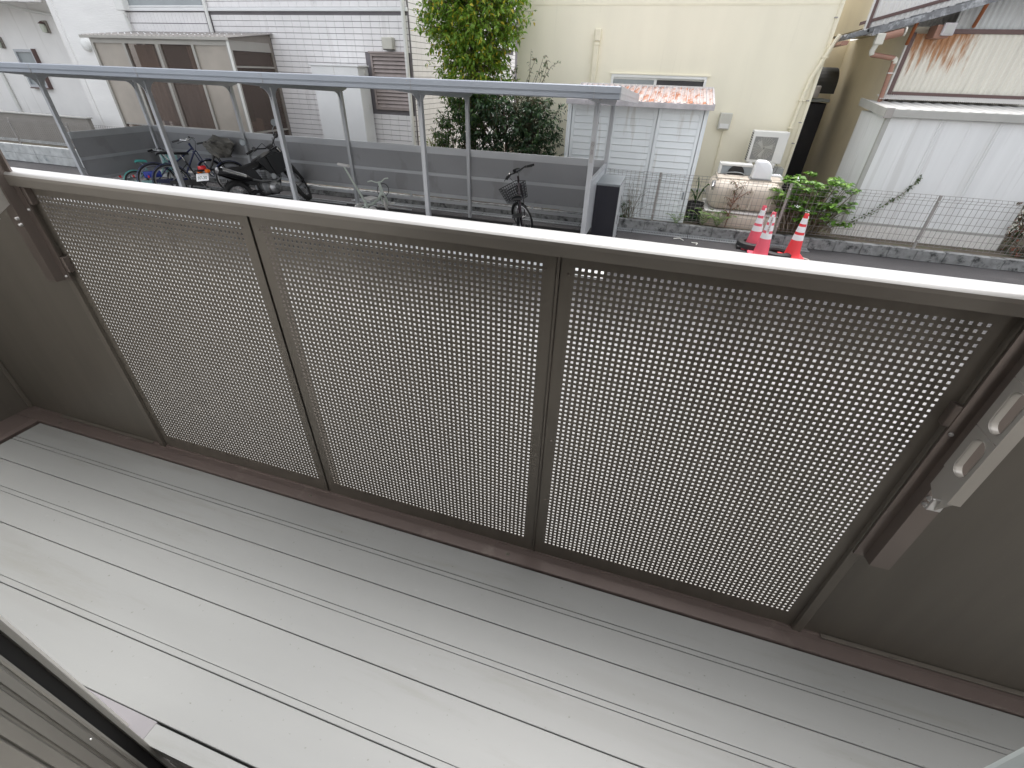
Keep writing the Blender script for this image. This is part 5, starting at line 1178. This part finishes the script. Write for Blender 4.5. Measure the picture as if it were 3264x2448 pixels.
    ff.append((0, 1, 2, 3, 4, 5, 6)); e = (len(prof) - 1) * 10; ff.append((e, e + 1, e + 2, e + 3, e + 4, e + 5, e + 6)); m.add(vv, ff); L(m, 'saddle', seat_m, t)
    m = MB(); m.tube([st_ + (bb - st_) * .2, (sx + .0, 0, sz - .03)], .012, 8); L(m, 'seat_post', 'chrome', t)
    # crank, chain guard, pedals, stand, reflector
    m = MB(); m.lathe([(0, -.055), (.075 * k, -.053), (.078 * k, -.045), (0, -.043)], tuple(bb), 20, 1); m.tube([bb + V(0, -.06, 0), bb + V(.10 * k, -.065, -.12 * k)], .009, 6); m.tube([bb + V(0, .06, 0), bb + V(-.10 * k, .065, .12 * k)], .009, 6); L(m, 'crank', 'engine', t)
    for s in (-1, 1):
        p = bb + V(-s * -.10 * k, s * .10, s * .12 * k) if s > 0 else bb + V(.10 * k, -.10, -.12 * k)
        if s > 0: p = bb + V(-.10 * k, .10, .12 * k)
        m = MB(); m.cbox(p[0] - .045, p[0] + .045, p[1] - .035, p[1] + .035, p[2] - .012, p[2] + .012, .004); L(m, 'pedal', 'galv' if not extra else 'silver', t, False)
    m = MB(); m.prism([(-.05, r - .03), (-.05, r + .03), (bb[0] + .06, bb[2] + .07 * k), (bb[0] + .11 * k, bb[2]), (bb[0] + .06, bb[2] - .07 * k)], 'y', -.066, -.056); L(m, 'chain_guard', fm, t, False)
    m = MB(); m.tube([(.02, .06, r - .02), (-.10, .12, .02)], .009, 6); L(m, 'kickstand', 'chrome', t)
    m = MB(); m.lathe([(0, -.03), (.024, -.026), (.026, 0)], (-r - .03, 0, r + .12), 12, 0); L(m, 'reflector', 'redlens', t)
    if basket:
        bm_, w0, dep, hh = basket; m = MB(); x0 = hb[0] + .06; zb_ = hb[2] - .25
        nx_, ny_, nz_ = 6, 8, 6
        def bp(u, v, z): e = .78 + .22 * z; return (x0 + dep * (u - .0) * e, w0 * (v - .5) * e, zb_ + hh * z)
        for a in range(nz_ + 1):
            z = a / nz_; rr_ = .0045 if a < nz_ else .007
            m.tube([bp(0, 0, z), bp(1, 0, z), bp(1, 1, z), bp(0, 1, z), bp(0, 0, z)], rr_, 4)
        for a in range(nx_ + 1):
            u = a / nx_
            for v in (0, 1): m.tube([bp(u, v, 0), bp(u, v, 1)], .0042, 4)
        for a in range(ny_ + 1):
            v = a / ny_
            for u in (0, 1): m.tube([bp(u, v, 0), bp(u, v, 1)], .0042, 4)
            m.tube([bp(0, v, 0), bp(1, v, 0)], .003, 4)
        m.xf(sf); L(m, 'basket', bm_, t)
    if extra: extra(t, sf, hb, ht, bb, st_, c, tz)
    place(t, pos[0], pos[1], hdg, lean)
    return t
def ex_turq(t, sf, hb, ht, bb, st_, c, tz):
    m = MB(); m.cbox(hb[0] + .07, hb[0] + .24, -.12, .12, hb[2] - .02, hb[2] + .13, .02); m.xf(sf); L(m, 'basket_shell', 'turqpale', t)
    m = MB(); m.lathe([(0, -.03), (.02, -.02), (.02, .0)], (-.26, 0, .34), 10, 0); L(m, 'tail_reflector', 'redlens', t)
bicycle('small turquoise child bicycle at the left end of the shelter', (-10.66, 6.55), 52, 4, r=.215, wb=.74, fm='turqpale', fender_m='turq', steer=30, basket=None, seat_z=.62, bar_z=.80, style='step', seat_m='turq', bar_w=.24, extra=ex_turq, bar_m='plasticwhite', rim='silver')
def ex_blue(t, sf, hb, ht, bb, st_, c, tz):
    m = MB(); m.cbox(-.20, .10, -.07, .07, .40, .52, .02); L(m, 'blue_bag', 'royal', t)
bicycle('dark blue bicycle with swept silver handlebars, second from left', (-9.82, 6.38), 57, 4, r=.33, wb=1.02, fm='blue', steer=28, seat_z=.84, bar_z=1.05, style='diamond', extra=ex_blue, bar_m='chrome')
def ex_cover(t, sf, hb, ht, bb, st_, c, tz):
    # crumpled grey cover over the front basket
    bm = bmesh.new(); bmesh.ops.create_icosphere(bm, subdivisions=4, radius=1)
    for w in bm.verts:
        n_ = w.co.copy(); k = 1 + .10 * math.sin(7 * n_.x + 3 * n_.z) + .10 * math.sin(9 * n_.y - 4 * n_.z + 1) + .06 * math.sin(17 * n_.z + 11 * n_.x) + .05 * math.sin(23 * n_.y + 5 * n_.x)
        z = n_.z * .21 * k; w.co = (hb[0] + .13 + n_.x * .24 * k * (1 + .25 * n_.z), n_.y * .24 * k * (1 + .2 * n_.z), hb[2] + .10 + max(z, -.17))
    bm.verts.index_update(); m = MB(); m.add([w.co[:] for w in bm.verts], [[w.index for w in f.verts] for f in bm.faces]); bm.free(); m.xf(sf); L(m, 'basket_cover', 'tarp', t)
bicycle('black bicycle with a crumpled grey cover over its front basket', (-9.47, 6.42), 47, 3, r=.33, wb=1.10, fm='bikeblack', fender_m='blue', steer=18, seat_z=.86, bar_z=1.02, style='step', extra=ex_cover, bar_m='silver')
def ex_r(t, sf, hb, ht, bb, st_, c, tz):
    m = MB(); m.cbox(c[0] - .06, c[0] + .03, -.05, .05, tz + .0, tz + .05, .012); m.xf(sf); L(m, 'display_unit', 'bikeblack', t)
    m = MB(); m.cbox(-.36, -.15, -.07, .07, .62, .635, .004); L(m, 'carrier', 'bikeblack', t, False)
bicycle('dark maroon bicycle with a wire basket standing alone on the right', (-1.80, 5.93), 104, 8, r=.27, wb=1.02, fm='maroon', fender_m='bikeblack', steer=42, basket=('bikeblack', .38, .28, .25), seat_z=.80, bar_z=1.06, style='step', bar_m='bikeblack', extra=ex_r)

# motorcycle
mc = thing('motorcycle', 'black trail motorcycle with a silver exhaust and white number plate', 'motorcycle', (0, 0, 0))
r1, r2, wb = .30, .34, 1.25
def mwheel(cx, r, fn, name):
    idn = fn or (lambda p: p)
    m = MB(); m.torus((cx, 0, r), (0, 1, 0), r - .05, .05, 44, 10, flat=.95)
    for k in range(36):
        q = 2 * math.pi * k / 36
        for s in (-.028, .012): 
            c_ = V(cx + (r - .004) * math.cos(q + (.08 if s > 0 else 0)), s + .008, r + (r - .004) * math.sin(q + (.08 if s > 0 else 0))); m.cbox(c_[0] - .012, c_[0] + .012, c_[1] - .012, c_[1] + .012, c_[2] - .010, c_[2] + .010, .002)
    m.xf(idn); w = L(m, name, 'rubber', mc)
    m = MB(); m.torus((cx, 0, r), (0, 1, 0), r - .098, .014, 40, 6, flat=1.9); m.xf(idn); L(m, 'rim', 'chrome', w)
    m = MB()
    for k in range(36):
        q = 2 * math.pi * k / 36; s = .045 if k % 2 else -.045; m.tube([(cx + .04 * math.cos(q + .7), s, r + .04 * math.sin(q + .7)), (cx + (r - .105) * math.cos(q), 0, r + (r - .105) * math.sin(q))], .002, 3, cap=False)
    m.tube([(cx, -.07, r), (cx, .07, r)], .04, 12); m.lathe([(0, -.075), (.09, -.072), (.09, -.066), (0, -.064)], (cx, 0, r), 20, 1); m.xf(idn); L(m, 'spokes', 'silver', w)
hb = V(1.04, 0, .86); ht = V(.94, 0, 1.02); rake = math.atan2(.10, .16); sf = steerfn(hb, R_(44), rake)
mwheel(0, r1, None, 'rear_wheel'); mwheel(wb, r2, sf, 'front_wheel')
m = MB(); m.tube([ht, (.72, 0, .78), (.45, 0, .72), (.0, 0, .78)], .022, 8); m.tube([hb, (.92, 0, .45), (.82, 0, .26), (.45, 0, .27), (.40, 0, .70)], .022, 8)
for s in (-1, 1): m.tube([(.42, s * .07, .36), (0, s * .085, r1)], .020, 8, flat=1.4); m.tube([(.40, s * .08, .70), (-.05, s * .07, .76)], .012, 6)
L(m, 'frame', 'bikeblack', mc)
m = MB(); m.cbox(.46, .86, -.12, .12, .28, .50, .03); m.cbox(.62, .84, -.09, .09, .50, .70, .02)
for k in range(5): m.cbox(.60, .86, -.11, .11, .52 + k * .034, .536 + k * .034, .004)
L(m, 'engine', 'engine', mc)
m = MB(); m.lathe([(0, -.185), (.06, -.183), (.085, -.172), (.105, -.165), (.115, -.14), (.118, -.11)], (.68, 0, .385), 28, 1); m.cbox(.70, .83, -.17, -.11, .30, .46, .03); L(m, 'clutch_cover', 'silver', mc)
m = MB(); m.lathe([(0, -.20), (.045, -.198), (.05, -.185)], (.72, 0, .385), 20, 1); L(m, 'clutch_badge', 'engine', mc)
m = MB(); m.lathe([(0, -.145), (.05, -.14), (.055, -.09)], (.74, 0, .575), 20, 1); L(m, 'cylinder_cover', 'galv', mc)
m = MB(); m.prism([(.52, .86), (.60, .90), (.86, 1.0), (.97, .98), (1.0, .90), (.98, .70), (.88, .58), (.74, .60), (.62, .74)], 'y', -.13, .13)
bm2 = m; L(m, 'fuel_tank', 'bikeblack', mc, False)
for s in (-1, 1):
    m = MB(); m.prism([(.70, .92), (1.06, .98), (1.12, .86), (.98, .62), (.80, .60)], 'y', s * .135 - .02, s * .135 + .02); L(m, 'shroud', 'bikeblack', mc, False)
    m = MB(); m.prism([(-.18, .72), (.40, .74), (.50, .55), (.30, .46), (.05, .60)], 'y', s * .12 - .012, s * .12 + .012); L(m, 'side_cover', 'bikeblack', mc, False)
m = MB(); m.prism([(1.045, .83), (1.055, .845), (1.085, .84), (1.08, .78)], 'y', -.158, -.156); L(m, 'tank_badge', 'silver', mc, False)
m = MB(); vv = [(-.24, .10, .80), (0, .12, .80), (.25, .12, .795), (.50, .10, .84), (.66, .07, .91)]; ff = []; V_ = []
for (x, hw, z) in vv:
    for j in range(7): a = math.pi * j / 6; V_.append((x, hw * math.cos(a), z - .04 + .06 * math.sin(a)))
    V_ += [(x, -hw, z - .07), (x, hw, z - .07)]
for i in range(4):
    for j in range(9): ff.append((i * 9 + j, i * 9 + (j + 1) % 9, i * 9 + 9 + (j + 1) % 9, i * 9 + 9 + j))
ff.append(tuple(range(9))); m.add(V_, ff); L(m, 'seat', 'rubber', mc)
m = MB(); V_ = []; ff = []
for i in range(10):
    u = i / 9; x = .05 - .62 * u; z = .76 + .20 * u - .12 * u * u
    for j, (hw, dz) in enumerate(((-.10, -.03), (-.07, .0), (.07, 0), (.10, -.03))): V_.append((x, hw * (1 - .25 * u), z + dz))
for i in range(9):
    for j in range(3): ff.append((i * 4 + j, i * 4 + j + 1, i * 4 + 5 + j, i * 4 + 4 + j))
m.add(V_, ff); L(m, 'rear_mudguard', 'bikeblack', mc)
m = MB(); m.cbox(-.50, -.40, -.06, .06, .81, .90, .02); L(m, 'tail_light', 'redlens', mc)
for s in (-1, 1):
    m = MB(); m.tube([(-.40, 0, .82), (-.42, s * .10, .81)], .008, 6); m.build('stalk', 'bikeblack', mc, True, local=True)
    m = MB(); m.lathe([(0, -.05), (.028, -.045), (.034, -.015), (.026, .02), (0, .04)], (-.43, s * .135, .81), 12, 0); L(m, 'indicator', 'orangelens', mc)
m = MB(); m.cbox(-.004, .004, -.115, .115, -.065, .065, .002); Rp = np.array(Matrix.Rotation(R_(28), 3, 'Y')); Rz_ = np.array(Matrix.Rotation(R_(30), 3, 'Z')); m.xf(lambda p: Rz_ @ (Rp @ p) + V(-.50, 0, .72)); pl = L(m, 'number_plate', 'reflwhite', mc, False)
mt = Matrix.Translation((-.50, 0, .72)) @ Matrix.Rotation(R_(30), 4, 'Z') @ Matrix.Rotation(R_(28), 4, 'Y') @ Matrix.Translation((-.0052, 0, -.014)) @ Matrix(((0, 0, -1, 0), (-1, 0, 0, 0), (0, 1, 0, 0), (0, 0, 0, 1)))
text('97-30', .075, 'plate_number', 'textgreen', pl, mt, .0004)
m = MB(); m.tube([(.84, -.07, .60), (.92, -.10, .55), (.80, -.13, .48), (.45, -.15, .52), (.20, -.16, .60)], .022, 10); L(m, 'exhaust_pipe', 'engine', mc)
m = MB(); m.tube([(.26, -.17, .575), (.18, -.175, .61), (-.26, -.18, .785), (-.30, -.18, .80)], [.035, .058, .062, .055], 20); mf = L(m, 'muffler', 'bikeblack', mc)
m = MB(); m.tube([(.15, -.186, .635), (-.24, -.190, .795)], [.052, .057], 18); L(m, 'heat_shield', 'chrome', mf)
m = MB(); m.tube([(-.30, -.18, .80), (-.315, -.18, .806)], [.052, .048], 18); L(m, 'muffler_end', 'silver', mf)
for s in (-1, 1):
    m = MB(); m.tube([V(.955, s * .10, 1.03), V(1.16, s * .10, .70)], .024, 10); m.tube([V(1.16, s * .10, .70), V(1.34, s * .095, .40), V(wb, s * .085, r2)], [.030, .028, .026], 10); m.xf(sf); L(m, 'fork_leg', 'bikeblack' if s > 0 else 'rubber', mc)
    m = MB(); m.tube([V(.965, s * .10, 1.015), V(1.15, s * .10, .715)], .0265, 10); m.xf(sf); L(m, 'fork_tube', 'chrome', mc)
m = MB(); V_ = []; ff = []
for i in range(10):
    u = i / 9; x = 1.02 + .46 * u; z = .77 + .04 * math.sin(math.pi * u) - .10 * u
    for hw, dz in ((-.07, -.035), (-.05, 0), (.05, 0), (.07, -.035)): V_.append((x, hw, z + dz))
for i in range(9):
    for j in range(3): ff.append((i * 4 + j, i * 4 + j + 1, i * 4 + 5 + j, i * 4 + 4 + j))
m.add(V_, ff); m.xf(sf); L(m, 'front_mudguard', 'bikeblack', mc)
m = MB(); m.cbox(1.02, 1.14, -.11, .11, .84, 1.06, .03); m.lathe([(0, .14), (.07, .135), (.085, .10)], (1.02, 0, .95), 20, 0); m.xf(sf); L(m, 'headlight_cowl', 'bikeblack', mc)
m = MB(); m.cbox(.96, 1.04, -.06, .06, 1.06, 1.12, .012); m.xf(sf); L(m, 'instrument', 'bikeblack', mc)
m = MB(); m.tube([(.80, -.40, 1.13), (.86, -.24, 1.15), (.94, -.09, 1.09), (.94, .09, 1.09), (.86, .24, 1.15), (.80, .40, 1.13)], .012, 8); m.xf(sf); hbr = L(m, 'handlebar', 'bikeblack', mc)
for s in (-1, 1):
    m = MB(); m.tube([(.795, s * .41, 1.13), (.845, s * .28, 1.145)], .020, 10); m.xf(sf); L(m, 'grip', 'rubber', hbr)
    m = MB(); m.tube([(.88, s * .25, 1.15), (.93, s * .27, 1.14), (.88, s * .41, 1.11)], .008, 6); m.xf(sf); L(m, 'lever', 'silver', hbr)
    m = MB(); m.cbox(.83, .90, s * .25 - .03, s * .25 + .03, 1.12, 1.19, .012); m.xf(sf); L(m, 'switch_box', 'bikeblack', hbr)
    m = MB(); m.tube([(.87, s * .24, 1.17), (.90, s * .26, 1.28), (.88, s * .34, 1.31)], .007, 6); m.lathe([(0, -.014), (.05, -.012), (.062, 0), (.05, .01), (0, .012)], (.87, s * .37, 1.345), 20, 0); m.xf(sf); L(m, 'mirror', 'greyblue', hbr)
    m = MB(); m.tube([(1.03, s * .10, .92), (1.04, s * .18, .92)], .008, 6); m.xf(sf); L(m, 'front_indicator_stalk', 'bikeblack', mc)
    m = MB(); m.lathe([(0, -.04), (.026, -.035), (.03, 0), (0, .03)], (1.04, s * .21, .92), 12, 0); m.xf(sf); L(m, 'front_indicator', 'orangelens', mc)
m = MB(); m.tube([(.86, -.2, 1.14), (1.02, -.12, 1.2), (1.08, -.05, 1.02)], .006, 5); m.tube([(.86, .2, 1.14), (1.05, .12, 1.22), (1.08, .05, 1.0)], .006, 5); m.xf(sf); L(m, 'cable', 'rubber', mc)
m = MB(); m.tube([(.5, .1, .3), (.4, .28, .02)], .014, 6); L(m, 'side_stand', 'bikeblack', mc)
m = MB(); m.tube([(.44, -.09, .34), (.44, -.22, .33)], .012, 6); m.tube([(.44, .09, .34), (.44, .22, .33)], .012, 6); L(m, 'foot_peg', 'steel', mc)
place(mc, -7.36, 5.99, 75, 8)

# tricycle with push handle
tc = thing('tricycle', 'white child tricycle with a long push handle by the shelter wall', 'tricycle', (0, 0, 0))
m = MB(); m.tube([(.0, 0, .20), (.18, 0, .19), (.36, 0, .26), (.44, 0, .36)], [.03, .028, .026, .024], 10); m.tube([(0, -.16, .10), (0, 0, .19), (0, .16, .10)], .018, 8); L(m, 'frame', 'mintwhite', tc)
for s in (-1, 1):
    m = MB(); m.lathe([(0, -.028), (.075, -.026), (.10, -.022), (.105, 0), (.10, .022), (.075, .026), (0, .028)], (0, s * .19, .105), 28, 1); w = L(m, 'rear_wheel', 'paleplastic', tc)
    m = MB(); m.lathe([(0, s * .028 - .004), (.03, s * .028), (.032, s * .028 + .004), (0, s * .034)], (0, s * .19, .105), 14, 1); L(m, 'hub', 'galv', w)
sf3 = steerfn((.46, 0, .36), R_(42), .25)
m = MB(); m.lathe([(0, -.024), (.095, -.022), (.118, -.018), (.125, 0), (.118, .018), (.095, .022), (0, .024)], (.52, 0, .125), 28, 1); m.xf(sf3); fw = L(m, 'front_wheel', 'paleplastic', tc)
m = MB(); m.lathe([(0, -.045), (.03, -.04), (.045, -.025), (.045, .025), (.03, .04), (0, .045)], (.52, 0, .125), 16, 1); m.tube([(.52, -.13, .125), (.52, .13, .125)], .010, 8); m.xf(sf3); L(m, 'hub', 'paleplastic', fw)
for s in (-1, 1): m = MB(); m.cbox(.485, .555, s * .15 - .035, s * .15 + .035, .105, .145, .012); m.xf(sf3); L(m, 'pedal', 'paleplastic', tc)
m = MB(); m.tube([(.44, 0, .56), (.455, 0, .45), (.475, 0, .32)], [.024, .03, .034], 10)
for s in (-1, 1): m.tube([(.475, s * .02, .32), (.50, s * .045, .25), (.52, s * .045, .125)], .016, 8)
m.xf(sf3); L(m, 'fork', 'mintwhite', tc)
m = MB(); m.tube([(.39, -.20, .60), (.42, -.13, .60), (.44, -.05, .555), (.44, .05, .555), (.42, .13, .60), (.39, .20, .60)], .011, 8); m.xf(sf3); L(m, 'handlebar', 'mintwhite', tc)
m = slab(.05, .26, -.10, .10, .28, .325, .02, 3); L(m, 'seat', 'paleplastic', tc); m = MB(); m.tube([(.15, 0, .20), (.15, 0, .285)], .018, 8); L(m, 'seat_post', 'galv', tc)
m = MB(); m.tube([(.05, 0, .20), (-.18, 0, .62), (-.34, 0, .93)], [.021, .019, .015], 10); m.tube([(.06, 0, .17), (.0, 0, .29)], .028, 10); L(m, 'push_pole', 'mintwhite', tc)
m = MB(); m.tube([(-.345, -.14, .945), (-.345, .14, .945)], .024, 10); L(m, 'push_handle', 'paleplastic', tc)
m = MB(); m.torus((.50, 0, .40), (.3, 1, 0), .12, .007, 24, 6); L(m, 'cable_lock', 'rubber', tc)
place(tc, -5.22, 6.80, 74, 0)
